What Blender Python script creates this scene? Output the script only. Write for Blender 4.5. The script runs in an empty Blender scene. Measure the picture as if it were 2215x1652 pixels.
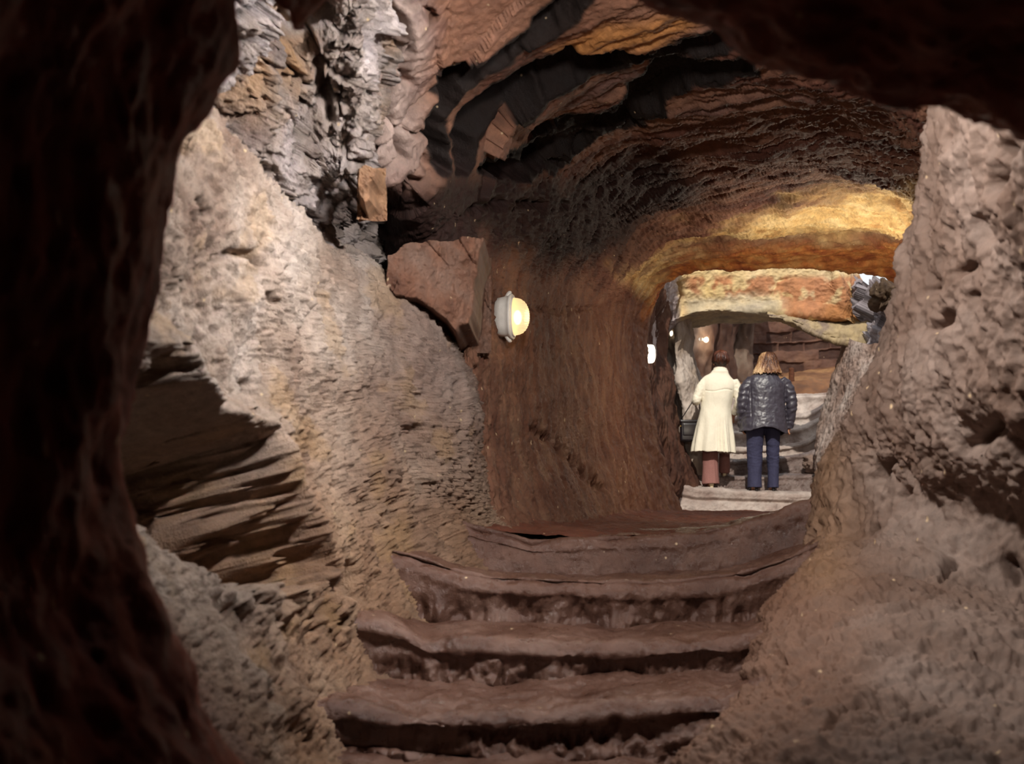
import bpy, bmesh, math
import numpy as np
from mathutils import Vector, Matrix

sc = bpy.context.scene
COL = sc.collection

# ------------------------------------------------------------------ camera, world, sun, lights, exposure
F_PX, CX, HY, EYE = 2375.0, 1107.5, 1075.0, 0.75      # focal length in pixels, centre column, horizon row, eye height
cam_d = bpy.data.cameras.new('camera')
cam = bpy.data.objects.new('camera', cam_d)
COL.objects.link(cam)
cam.location = (0, 0, EYE)
cam.rotation_euler = (math.radians(90), 0, 0)
cam_d.sensor_width = 36.0
cam_d.lens = 36.0 * F_PX / 2215.0
cam_d.shift_y = (HY - 826.0) / 2215.0
cam_d.clip_start = 0.05
cam_d.clip_end = 200
cam_d.dof.use_dof = True
cam_d.dof.focus_distance = 6.5
cam_d.dof.aperture_fstop = 3.6
sc.camera = cam

sc.view_settings.view_transform = 'Standard'
sc.view_settings.look = 'None'
sc.view_settings.gamma = 1.0
sc.view_settings.use_curve_mapping = False
sc.view_settings.exposure = 0.0
sc.cycles.use_denoising = True
sc.cycles.max_bounces = 8
sc.cycles.diffuse_bounces = 5

world = bpy.data.worlds.new('sky')
sc.world = world
world.use_nodes = True
bg = world.node_tree.nodes['Background']
bg.inputs[0].default_value = (0.96, 0.975, 1.0, 1)
bg.inputs[1].default_value = 1.0


def aim(o, target):
    o.rotation_euler = (Vector(target) - o.location).to_track_quat('-Z', 'Y').to_euler()


def lamp(name, typ, loc, energy, color, target=None, **kw):
    d = bpy.data.lights.new(name, typ)
    d.energy = energy
    d.color = color
    for k, v in kw.items():
        setattr(d, k, v)
    o = bpy.data.objects.new(name, d)
    COL.objects.link(o)
    o.location = loc
    if target:
        aim(o, target)
    return o


# low sun through the open roof of the far chamber, from behind and to the left
sun = lamp('sun', 'SUN', (0, 0, 8), 3.4, (1.0, 0.93, 0.82), angle=math.radians(0.6))
sun.rotation_euler = Vector((0.13, 0.78, -0.64)).to_track_quat('-Z', 'Y').to_euler()
# daylight falling through the roof shaft above the lowest steps
lamp('roof_shaft_daylight', 'AREA', (0.30, 3.0, 3.25), 42, (1.0, 0.96, 0.93), (-0.55, 3.5, 0.6), shape='DISK', size=0.36)
lamp('added_fill', 'AREA', (0.22, 2.42, 2.12), 38, (1.0, 0.93, 0.87), (1.1, 4.6, 0.9), shape='DISK', size=0.22, spread=math.radians(140))  # added unseen fill for the right wall, steps and tunnel
lamp('added_fill', 'AREA', (0.55, 2.5, 2.15), 150, (1.0, 0.96, 0.93), (-0.80, 3.4, 1.55), shape='DISK', size=0.16, spread=math.radians(105))  # second added fill, unseen, brightens the left wall and upper left rock
# added warm light, unseen behind the right-hand wall, brightens the golden roof
lamp('corner_warm_fill', 'POINT', (2.35, 7.6, 1.78), 60, (1.0, 0.88, 0.70), shadow_soft_size=0.12)


# ------------------------------------------------------------------ helpers
def P(px, py, d):
    return np.array([(px - CX) / F_PX * d, d, EYE + (HY - py) / F_PX * d])


def W(x, y, z):
    return np.array([x, y, z], float)


def proj(p):
    return CX + F_PX * p[..., 0] / np.maximum(p[..., 1], .05), HY - F_PX * (p[..., 2] - EYE) / np.maximum(p[..., 1], .05)


def lin(r, g, b):
    c = np.array([r, g, b], float) / 255.0
    return np.where(c <= .04045, c / 12.92, ((c + .055) / 1.055) ** 2.4)


def sstep(a, b, x):
    t = np.clip((x - a) / (b - a), 0, 1)
    return t * t * (3 - 2 * t)


def mix(a, b, t):
    return a + (b - a) * t


_rng = np.random.RandomState(7)
_perm = np.concatenate([_rng.permutation(256)] * 3)
_g3 = _rng.normal(size=(256, 3))
_g3 /= np.linalg.norm(_g3, axis=1)[:, None]
_r4 = _rng.rand(256, 6)


def _hash(i, j, k):
    return _perm[_perm[_perm[i & 255] + (j & 255)] + (k & 255)]


def noise(p):
    i = np.floor(p).astype(np.int64)
    f = p - i
    u = f * f * f * (f * (f * 6 - 15) + 10)
    out = np.zeros(p.shape[:-1])
    for a in (0, 1):
        wa = u[..., 0] if a else 1 - u[..., 0]
        for b in (0, 1):
            wb = u[..., 1] if b else 1 - u[..., 1]
            for c in (0, 1):
                wc = u[..., 2] if c else 1 - u[..., 2]
                g = _g3[_hash(i[..., 0] + a, i[..., 1] + b, i[..., 2] + c)]
                out += wa * wb * wc * (g[..., 0] * (f[..., 0] - a) + g[..., 1] * (f[..., 1] - b) + g[..., 2] * (f[..., 2] - c))
    return out * 1.6


def fbm(p, freq, octv=4, gain=.5, seed=0.0):
    q = p * freq + seed
    out, amp = np.zeros(p.shape[:-1]), 1.0
    for o in range(octv):
        out += amp * noise(q)
        q = q * 2.03 + 11.7
        amp *= gain
    return out


def ridged(p, freq, octv=4, gain=.55, seed=0.0):
    q = p * freq + seed
    out, amp = np.zeros(p.shape[:-1]), 1.0
    for o in range(octv):
        out += amp * (1 - 2 * np.abs(noise(q)))
        q = q * 2.07 + 5.3
        amp *= gain
    return out


def voro(p, freq, seed=0.0):
    """F1, F2, facet value of the nearest cell (random tilted plane), a random number per cell"""
    q = p * freq + seed
    base = np.floor(q).astype(np.int64)
    f1 = np.full(q.shape[:-1], 9.0)
    f2 = f1.copy()
    fac = np.zeros_like(f1)
    rnd = np.zeros_like(f1)
    for a in (-1, 0, 1):
        for b in (-1, 0, 1):
            for c in (-1, 0, 1):
                cell = base + np.array([a, b, c])
                h = _hash(cell[..., 0], cell[..., 1], cell[..., 2])
                r = _r4[h]
                v = q - (cell + r[..., :3])
                d = np.sqrt((v * v).sum(-1))
                near = d < f1
                f2 = np.where(near, f1, np.minimum(f2, d))
                f1 = np.where(near, d, f1)
                g = _g3[(h * 7 + 13) & 255]
                fac = np.where(near, (v * g).sum(-1) + r[..., 3] - .5, fac)
                rnd = np.where(near, r[..., 4], rnd)
    return f1, f2, fac, rnd


def seg_dist(px, py, poly, closed=False):
    poly = np.array(poly, float)
    n = len(poly)
    d = np.full(px.shape, 1e9)
    for i in range(n if closed else n - 1):
        a, b = poly[i], poly[(i + 1) % n]
        ab = b - a
        t = np.clip(((px - a[0]) * ab[0] + (py - a[1]) * ab[1]) / max(ab @ ab, 1e-9), 0, 1)
        d = np.minimum(d, np.hypot(px - a[0] - t * ab[0], py - a[1] - t * ab[1]))
    return d


def inside(px, py, poly):
    res = np.zeros(px.shape, bool)
    n = len(poly)
    for i in range(n):
        x1, y1 = poly[i]
        x2, y2 = poly[(i + 1) % n]
        c = ((y1 > py) != (y2 > py)) & (px < (x2 - x1) * (py - y1) / ((y2 - y1) if y2 != y1 else 1e-9) + x1)
        res ^= c
    return res


def region(px, py, poly, soft):
    d = seg_dist(px, py, poly, True)
    sd = np.where(inside(px, py, poly), d, -d)
    return sstep(-soft, soft, sd)


def crack(px, py, line, w):
    return np.exp(-(seg_dist(px, py, line) / w) ** 2)


def spline(pts, counts):
    """Catmull-Rom along axis 0 of pts (n, ..., 3) with counts[i] samples on segment i"""
    n = len(pts)
    ext = np.concatenate([2 * pts[:1] - pts[1:2], pts, 2 * pts[-1:] - pts[-2:-1]])
    out = []
    for i in range(n - 1):
        p0, p1, p2, p3 = ext[i], ext[i + 1], ext[i + 2], ext[i + 3]
        m = counts[i]
        for k in range(m + (1 if i == n - 2 else 0)):
            t = k / m
            out.append(.5 * ((2 * p1) + (p2 - p0) * t + (2 * p0 - 5 * p1 + 4 * p2 - p3) * t * t + (3 * p1 - p0 - 3 * p2 + p3) * t ** 3))
    return np.array(out)


def alloc(net, axis, total):
    d = np.diff(net, axis=axis)
    ln = np.sqrt((d * d).sum(-1))
    dep = np.maximum(np.take(net[..., 1], range(d.shape[axis]), axis=axis), .6)
    s = np.quantile(ln / dep, .75, axis=1 - axis)
    s = np.clip(s, s.max() * .08, None)
    return np.maximum(2, np.round(total * s / s.sum())).astype(int)


def surface(net, nr, nc):
    net = np.array(net, float)
    a = spline(net, alloc(net, 0, nr))
    b = spline(np.swapaxes(a, 0, 1), alloc(net, 1, nc))
    return np.swapaxes(b, 0, 1)


def normals(g, ref=(0.3, 0, 1.0)):
    du = np.gradient(g, axis=0)
    dv = np.gradient(g, axis=1)
    n = np.cross(du, dv)
    n /= np.maximum(np.linalg.norm(n, axis=-1), 1e-9)[..., None]
    return n


def grid_faces(r, c, close_c=False):
    i = np.arange(r * c).reshape(r, c)
    if close_c:
        i = np.concatenate([i, i[:, :1]], axis=1)
    a, b, d, e = i[:-1, :-1], i[:-1, 1:], i[1:, 1:], i[1:, :-1]
    return np.stack([a, b, d, e], -1).reshape(-1, 4)


def mesh_np(name, verts, faces, mat, parent=None, col=None, smooth=True, loc=None):
    me = bpy.data.meshes.new(name)
    verts = np.asarray(verts, float).reshape(-1, 3)
    faces = np.asarray(faces)
    me.vertices.add(len(verts))
    me.vertices.foreach_set('co', verts.ravel())
    k = faces.shape[1]
    me.loops.add(faces.size)
    me.loops.foreach_set('vertex_index', faces.ravel().astype(np.int32))
    me.polygons.add(len(faces))
    me.polygons.foreach_set('loop_start', np.arange(0, faces.size, k, dtype=np.int32))
    me.polygons.foreach_set('loop_total', np.full(len(faces), k, np.int32))
    me.update(calc_edges=True)
    me.validate()
    if smooth:
        me.polygons.foreach_set('use_smooth', np.ones(len(me.polygons), bool))
    if col is not None:
        at = me.color_attributes.new('Col', 'FLOAT_COLOR', 'POINT')
        c4 = np.ones((len(verts), 4))
        c4[:, :3] = np.clip(np.asarray(col).reshape(-1, 3), 0, 1)
        at.data.foreach_set('color', c4.ravel())
    o = bpy.data.objects.new(name, me)
    COL.objects.link(o)
    if mat:
        me.materials.append(mat)
    if parent:
        o.parent = parent
    if loc is not None:
        o.location = loc
    return o


def tag(o, label=None, cat=None, group=None, kind=None):
    for k, v in (('label', label), ('category', cat), ('group', group), ('kind', kind)):
        if v:
            o[k] = v
    return o


def thing(name, loc, label, cat, group=None, rotz=0):
    o = bpy.data.objects.new(name, None)
    o.empty_display_size = .1
    COL.objects.link(o)
    o.location = loc
    o.rotation_euler = (0, 0, rotz)
    return tag(o, label, cat, group)


# ------------------------------------------------------------------ materials
def nodes_of(name):
    m = bpy.data.materials.new(name)
    m.use_nodes = True
    nt = m.node_tree
    return m, nt, nt.nodes['Principled BSDF']


def rock_mat(name, rough=.75, spec=.35, grain=130, bump=.35, streak=(1, 1, 1), specks=.0, var=.28, tint=(1, 1, 1), wet=0.0):
    m, nt, b = nodes_of(name)
    N, L = nt.nodes, nt.links
    at = N.new('ShaderNodeAttribute')
    at.attribute_name = 'Col'
    tc = N.new('ShaderNodeTexCoord')
    mp = N.new('ShaderNodeMapping')
    mp.inputs['Scale'].default_value = streak
    L.new(tc.outputs['Object'], mp.inputs['Vector'])
    n1 = N.new('ShaderNodeTexNoise')
    n1.inputs['Scale'].default_value = grain * .16
    n1.inputs['Detail'].default_value = 8
    n1.inputs['Roughness'].default_value = .68
    n2 = N.new('ShaderNodeTexNoise')
    n2.inputs['Scale'].default_value = grain
    n2.inputs['Detail'].default_value = 5
    n2.inputs['Roughness'].default_value = .7
    for n in (n1, n2):
        L.new(mp.outputs[0], n.inputs['Vector'])
    # colour variation
    mr = N.new('ShaderNodeMapRange')
    mr.inputs['From Min'].default_value = .3
    mr.inputs['From Max'].default_value = .7
    mr.inputs['To Min'].default_value = 1 - var
    mr.inputs['To Max'].default_value = 1 + var
    L.new(n1.outputs['Fac'], mr.inputs['Value'])
    mul = N.new('ShaderNodeVectorMath')
    mul.operation = 'SCALE'
    L.new(at.outputs['Color'], mul.inputs[0])
    L.new(mr.outputs[0], mul.inputs['Scale'])
    colour = mul.outputs[0]
    if specks > 0:
        mp2 = N.new('ShaderNodeMapping')
        mp2.inputs['Scale'].default_value = tuple(24 * s for s in streak)
        L.new(tc.outputs['Object'], mp2.inputs['Vector'])
        v = N.new('ShaderNodeTexVoronoi')
        v.inputs['Scale'].default_value = 1.0
        L.new(mp2.outputs[0], v.inputs['Vector'])
        ms = N.new('ShaderNodeMapRange')
        ms.inputs['From Min'].default_value = .05
        ms.inputs['From Max'].default_value = .17
        ms.inputs['To Min'].default_value = 1
        ms.inputs['To Max'].default_value = 0
        L.new(v.outputs['Distance'], ms.inputs['Value'])
        sep = N.new('ShaderNodeSeparateColor')
        L.new(v.outputs['Color'], sep.inputs[0])
        gt = N.new('ShaderNodeMath')
        gt.operation = 'GREATER_THAN'
        gt.inputs[1].default_value = 1 - specks
        L.new(sep.outputs[0], gt.inputs[0])
        mm = N.new('ShaderNodeMath')
        mm.operation = 'MULTIPLY'
        L.new(ms.outputs[0], mm.inputs[0])
        L.new(gt.outputs[0], mm.inputs[1])
        mx = N.new('ShaderNodeMix')
        mx.data_type = 'RGBA'
        L.new(mm.outputs[0], mx.inputs['Factor'])
        L.new(colour, mx.inputs['A'])
        mx.inputs['B'].default_value = (.62, .46, .28, 1)
        colour = mx.outputs['Result']
    L.new(colour, b.inputs['Base Color'])
    b.inputs['Specular IOR Level'].default_value = spec
    # roughness with damp patches
    rr = N.new('ShaderNodeMapRange')
    rr.inputs['From Min'].default_value = .35
    rr.inputs['From Max'].default_value = .65
    rr.inputs['To Min'].default_value = max(.15, rough - .15 - wet)
    rr.inputs['To Max'].default_value = min(1, rough + .12)
    L.new(n1.outputs['Fac'], rr.inputs['Value'])
    L.new(rr.outputs[0], b.inputs['Roughness'])
    add = N.new('ShaderNodeMath')
    add.operation = 'MULTIPLY_ADD'
    add.inputs[1].default_value = .35
    L.new(n2.outputs['Fac'], add.inputs[0])
    L.new(n1.outputs['Fac'], add.inputs[2])
    bp = N.new('ShaderNodeBump')
    bp.inputs['Strength'].default_value = bump
    bp.inputs['Distance'].default_value = .03
    L.new(add.outputs[0], bp.inputs['Height'])
    L.new(bp.outputs[0], b.inputs['Normal'])
    return m


M_left = rock_mat('left_wall_rock', .78, .3, 170, .9, (1, 1, .8), specks=.10, var=.30)
M_tunnel = rock_mat('tunnel_rock', .72, .3, 130, .5, (1.2, 1.2, .45), specks=.16, var=.32)
M_ceil = rock_mat('ceiling_rock', .72, .3, 120, .5, (1, 1, 1), specks=.05, var=.32)
M_right = rock_mat('right_wall_rock', .72, .3, 110, .4, (1, 1, .6), specks=.18, var=.22)
M_step = rock_mat('worn_step_rock', .40, .6, 120, .45, (1, 1, 1), specks=.05, var=.22, wet=.05)
M_far = rock_mat('daylit_rock', .8, .25, 60, .5, (1, 1, .6), specks=.04, var=.25)
M_wet = rock_mat('wet_step_rock', .42, .6, 60, .6, (1, 1, 1), var=.25, wet=.1)


def plain_mat(name, rgb, rough=.6, spec=.4, metal=0.0, var=.1, scale=40, bump=0.0):
    m, nt, b = nodes_of(name)
    N, L = nt.nodes, nt.links
    n = N.new('ShaderNodeTexNoise')
    n.inputs['Scale'].default_value = scale
    n.inputs['Detail'].default_value = 4
    tc = N.new('ShaderNodeTexCoord')
    L.new(tc.outputs['Object'], n.inputs['Vector'])
    cr = N.new('ShaderNodeValToRGB')
    c = lin(*rgb)
    cr.color_ramp.elements[0].position = .3
    cr.color_ramp.elements[1].position = .7
    cr.color_ramp.elements[0].color = (*np.clip(c * (1 - var), 0, 1), 1)
    cr.color_ramp.elements[1].color = (*np.clip(c * (1 + var), 0, 1), 1)
    L.new(n.outputs['Fac'], cr.inputs[0])
    L.new(cr.outputs[0], b.inputs['Base Color'])
    b.inputs['Roughness'].default_value = rough
    b.inputs['Specular IOR Level'].default_value = spec
    b.inputs['Metallic'].default_value = metal
    if bump:
        bp = N.new('ShaderNodeBump')
        bp.inputs['Strength'].default_value = bump
        bp.inputs['Distance'].default_value = .01
        L.new(n.outputs['Fac'], bp.inputs['Height'])
        L.new(bp.outputs[0], b.inputs['Normal'])
    return m


def emit_mat(name, rgb, strength):
    m = bpy.data.materials.new(name)
    m.use_nodes = True
    nt = m.node_tree
    nt.nodes.clear()
    e = nt.nodes.new('ShaderNodeEmission')
    e.inputs[0].default_value = (*rgb, 1)
    e.inputs[1].default_value = strength
    o = nt.nodes.new('ShaderNodeOutputMaterial')
    nt.links.new(e.outputs[0], o.inputs[0])
    return m


# ------------------------------------------------------------------ rock surfaces
GEO = {}


def rock(name, net, nr, nc, disp, colour, mat, toward=None, split=None, label=None, cat=None, group=None, kind='structure'):
    g = surface(net, nr, nc)
    n = normals(g)
    ref = np.array(toward if toward is not None else (0.3, 3.0, 1.2))
    if ((ref - g) * n).sum(-1).mean() < 0:
        n = -n
        flip = True
    else:
        flip = False
    px, py = proj(g)
    h = disp(g, px, py, n)
    if isinstance(h, tuple):
        h, extra = h
    else:
        extra = 0
    q = g + n * h[..., None] + extra
    c = colour(q, px, py, h)
    r, cc = g.shape[:2]
    f = grid_faces(r, cc)
    if flip:
        f = f[:, ::-1]
    o = mesh_np(name, q, f, mat, col=c)
    GEO[o.name] = q
    tag(o, label, cat, group, kind)
    return o


def cols(*stops):
    return [lin(*s) for s in stops]


def blend(t, *cs):
    """piecewise colour ramp over t in 0..1"""
    t = np.clip(t, 0, 1) * (len(cs) - 1)
    i = np.minimum(t.astype(int), len(cs) - 2)
    f = (t - i)[..., None]
    cs = np.array(cs)
    return cs[i] * (1 - f) + cs[i + 1] * f


# --- wall_left: the big swelling of rock beside the lowest steps
HOLLOW = [(285, 745), (330, 850), (420, 915), (470, 935), (560, 955), (585, 1060), (625, 1150), (665, 1235), (640, 1270),
          (560, 1275), (450, 1240), (390, 1180), (300, 1080), (240, 1000), (235, 880)]
wl = [
    # bottom (buried) ... up to ledge lip, then back into the rock; one list per depth
    [W(-.1, .7, -.2), W(-.45, .7, .0), W(-.72, .7, .25), W(-.85, .7, .6), W(-.9, .7, 1.0), W(-.92, .7, 1.35), W(-.95, .7, 1.6), W(-1.3, .7, 1.75)],
    [P(760, 2200, 1.7), P(540, 2010, 1.7), P(300, 1740, 1.7), P(120, 1450, 1.7), P(40, 1130, 1.7), P(10, 800, 1.7), P(20, 480, 1.7), P(-300, 380, 1.7)],
    [P(800, 1960, 2.2), P(600, 1800, 2.2), P(420, 1590, 2.2), P(285, 1330, 2.2), P(215, 1080, 2.2), P(180, 800, 2.25), P(200, 500, 2.3), P(-60, 420, 2.4)],
    [P(800, 1800, 2.7), P(660, 1690, 2.65), P(520, 1500, 2.6), P(410, 1270, 2.6), P(330, 1030, 2.6), P(300, 760, 2.65), P(345, 420, 2.75), P(150, 330, 2.95)],
    [P(850, 1700, 3.15), P(720, 1570, 3.1), P(600, 1390, 3.0), P(520, 1190, 2.95), P(450, 970, 2.95), P(420, 690, 2.95), P(455, 265, 3.05), P(330, 210, 3.35)],
    [P(930, 1560, 3.65), P(800, 1420, 3.6), P(690, 1270, 3.45), P(625, 1100, 3.35), P(575, 900, 3.3), P(555, 690, 3.3), P(580, 425, 3.45), P(520, 370, 3.75)],
    [P(1020, 1430, 4.1), P(900, 1300, 4.05), P(800, 1180, 3.9), P(740, 1040, 3.8), P(700, 900, 3.75), P(685, 740, 3.75), P(700, 545, 3.9), P(665, 500, 4.2)],
    [P(1120, 1350, 4.5), P(1020, 1235, 4.45), P(930, 1120, 4.35), P(880, 1000, 4.25), P(845, 880, 4.2), P(830, 770, 4.2), P(845, 655, 4.3), P(830, 600, 4.6)],
    [P(1180, 1290, 4.8), P(1100, 1200, 4.75), P(1040, 1120, 4.7), P(1020, 1010, 4.6), P(1005, 900, 4.55), P(985, 830, 4.55), P(960, 745, 4.6), P(950, 690, 4.85)],
    [P(1220, 1290, 5.2), P(1150, 1200, 5.2), P(1090, 1110, 5.2), P(1045, 1010, 5.1), P(1034, 910, 5.05), P(1020, 840, 5.0), P(985, 770, 5.0), P(960, 720, 5.2)],
]


def d_left(g, px, py, n):
    h = .050 * fbm(g, 1.7, 3) + .014 * fbm(g, 7, 5, gain=.62, seed=3)
    st = g * np.array([1, 1, .45])
    h += .012 * ridged(st, 20, 5, gain=.65, seed=9) + .010 * fbm(g, 42, 4, gain=.7, seed=2)
    p1, p2, pf, pr = voro(g * np.array([1, 1, .8]), 34, 7.7)
    h -= .016 * sstep(.45, .1, p1) * (pr > .6)
    f1, f2, fac, rnd = voro(g * np.array([1, 1, .7]), 16, 1.3)
    h -= .025 * sstep(.40, .10, f1) * (rnd > .74)
    # hollow under the bulge
    wob = 34 * fbm(g, 4, 2, seed=20) + 14 * fbm(g, 14, 4, gain=.65, seed=21)
    m = region(px + wob, py + wob, HOLLOW, 30)
    lipm = crack(px, py, [(285, 735), (420, 900), (560, 945), (600, 1060), (660, 1225)], 48)
    h += .11 * lipm * (1 - m)
    h -= m * (.52 + .09 * fbm(g, 5, 3, seed=5) + .05 * ridged(st, 9, 5, gain=.6, seed=15) + .03 * fbm(st, 22, 4, gain=.65, seed=16))
    # knobbly rubble cemented at the foot of the wall
    rub = region(px, py, [(400, 1180), (470, 1255), (560, 1280), (680, 1250), (740, 1310), (745, 1385), (690, 1400), (600, 1350), (520, 1370), (430, 1290)], 25)
    v1, v2, vf, vr = voro(g + .03 * fbm(g, 14, 3)[..., None], 15, 4.2)
    rr = .05 * (1 - v1) + .04 * vf + .03 * fbm(g, 9, 4, seed=6)
    h += rub * rr
    rub2 = region(px, py, [(480, 1440), (560, 1470), (720, 1560), (700, 1620), (560, 1590), (470, 1520)], 25)
    h += rub2 * rr * .8
    # vertical creases and pits
    for ln, w, dp in (([(690, 640), (648, 720), (650, 830)], 7, .05), ([(545, 830), (535, 900)], 10, .06), ([(585, 920), (578, 1000)], 8, .06),
                      ([(610, 950), (620, 990)], 8, .05), ([(560, 1000), (640, 1160), (740, 1290)], 9, .06), ([(520, 1010), (545, 1040)], 14, -.05),
                      ([(740, 1230), (755, 1290)], 12, .08), ([(900, 930), (920, 1010)], 12, .05), ([(985, 830), (1000, 940)], 7, .03),
                      ([(450, 560), (480, 545), (545, 550), (565, 575)], 8, .05), ([(400, 440), (410, 460)], 9, .05), ([(340, 700), (365, 745)], 7, .04),
                      ([(575, 640), (590, 655)], 9, .05), ([(880, 940), (900, 1100), (960, 1170)], 16, .05)):
        h -= dp * crack(px, py, ln, w)
    return h


def c_left(q, px, py, h):
    t = .5 + .5 * fbm(q, 3.2, 4, seed=31)
    c = blend(t, *cols((122, 98, 84), (154, 134, 120), (172, 156, 144), (192, 180, 170)))
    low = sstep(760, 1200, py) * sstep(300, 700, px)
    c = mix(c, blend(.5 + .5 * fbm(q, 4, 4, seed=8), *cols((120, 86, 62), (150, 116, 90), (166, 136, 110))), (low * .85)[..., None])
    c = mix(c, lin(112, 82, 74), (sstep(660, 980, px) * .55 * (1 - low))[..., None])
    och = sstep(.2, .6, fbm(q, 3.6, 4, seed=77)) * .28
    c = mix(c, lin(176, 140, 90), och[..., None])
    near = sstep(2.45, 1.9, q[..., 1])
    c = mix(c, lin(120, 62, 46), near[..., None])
    c *= (1 - .25 * sstep(.0, -.06, h))[..., None] if False else 1
    return c


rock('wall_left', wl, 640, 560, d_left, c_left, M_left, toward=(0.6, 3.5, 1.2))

# --- upper left: broken grey rock above the ledge
ul = [
    [P(250, 480, 2.45), P(250, 360, 2.55), P(270, 150, 2.5), P(320, -80, 2.4), P(400, -350, 2.3)],
    [P(370, 420, 2.85), P(375, 310, 2.95), P(395, 130, 2.85), P(440, -60, 2.7), P(520, -320, 2.5)],
    [P(490, 500, 3.35), P(495, 390, 3.4), P(510, 210, 3.25), P(555, 10, 3.05), P(640, -260, 2.8)],
    [P(620, 640, 3.9), P(618, 530, 3.9), P(630, 340, 3.7), P(660, 110, 3.45), P(740, -200, 3.1)],
    [P(720, 760, 4.4), P(715, 640, 4.35), P(712, 440, 4.1), P(745, 200, 3.6), P(750, -150, 3.15)],
    [P(770, 830, 4.7), P(772, 700, 4.7), P(765, 500, 4.5), P(785, 270, 3.75), P(800, -80, 3.3)],
    [P(820, 840, 5.2), P(830, 720, 5.2), P(830, 540, 5.1), P(850, 300, 4.4), P(870, -20, 3.8)],
]


def d_ul(g, px, py, n):
    f1, f2, fac, rnd = voro(g + .05 * fbm(g, 5, 2)[..., None], 7, 2.1)
    a1, a2, afac, arnd = voro(g, 17, 6.1)
    h = .055 * fac + .026 * afac + .04 * fbm(g, 3, 3, seed=4) + .012 * fbm(g, 26, 4, gain=.65) + .006 * ridged(g, 40, 3)
    h -= .012 * sstep(.12, .0, a2 - a1)
    h -= .025 * sstep(.09, .0, f2 - f1)
    for ln, w, dp in (([(445, 235), (500, 220), (500, 250), (450, 270)], 13, .10), ([(640, 420), (660, 470)], 9, .06), ([(690, 140), (700, 200), (715, 260)], 9, .08),
                      ([(610, 60), (640, 95), (700, 40)], 16, .10), ([(520, 345), (560, 360)], 10, .07)):
        h -= dp * crack(px, py, ln, w)
    return h


def c_ul(q, px, py, h):
    t = .5 + .6 * fbm(q, 4, 4, seed=12)
    c = blend(t, *cols((122, 106, 100), (150, 136, 128), (176, 164, 160), (186, 176, 176)))
    och = sstep(.05, .45, fbm(q, 2.5, 3, seed=55)) * sstep(330, 150, py) * .7
    return mix(c, lin(178, 138, 96), och[..., None])


rock('wall_upper_left', ul, 420, 420, d_ul, c_ul, M_left, toward=(0.6, 3.3, 1.0))

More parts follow.
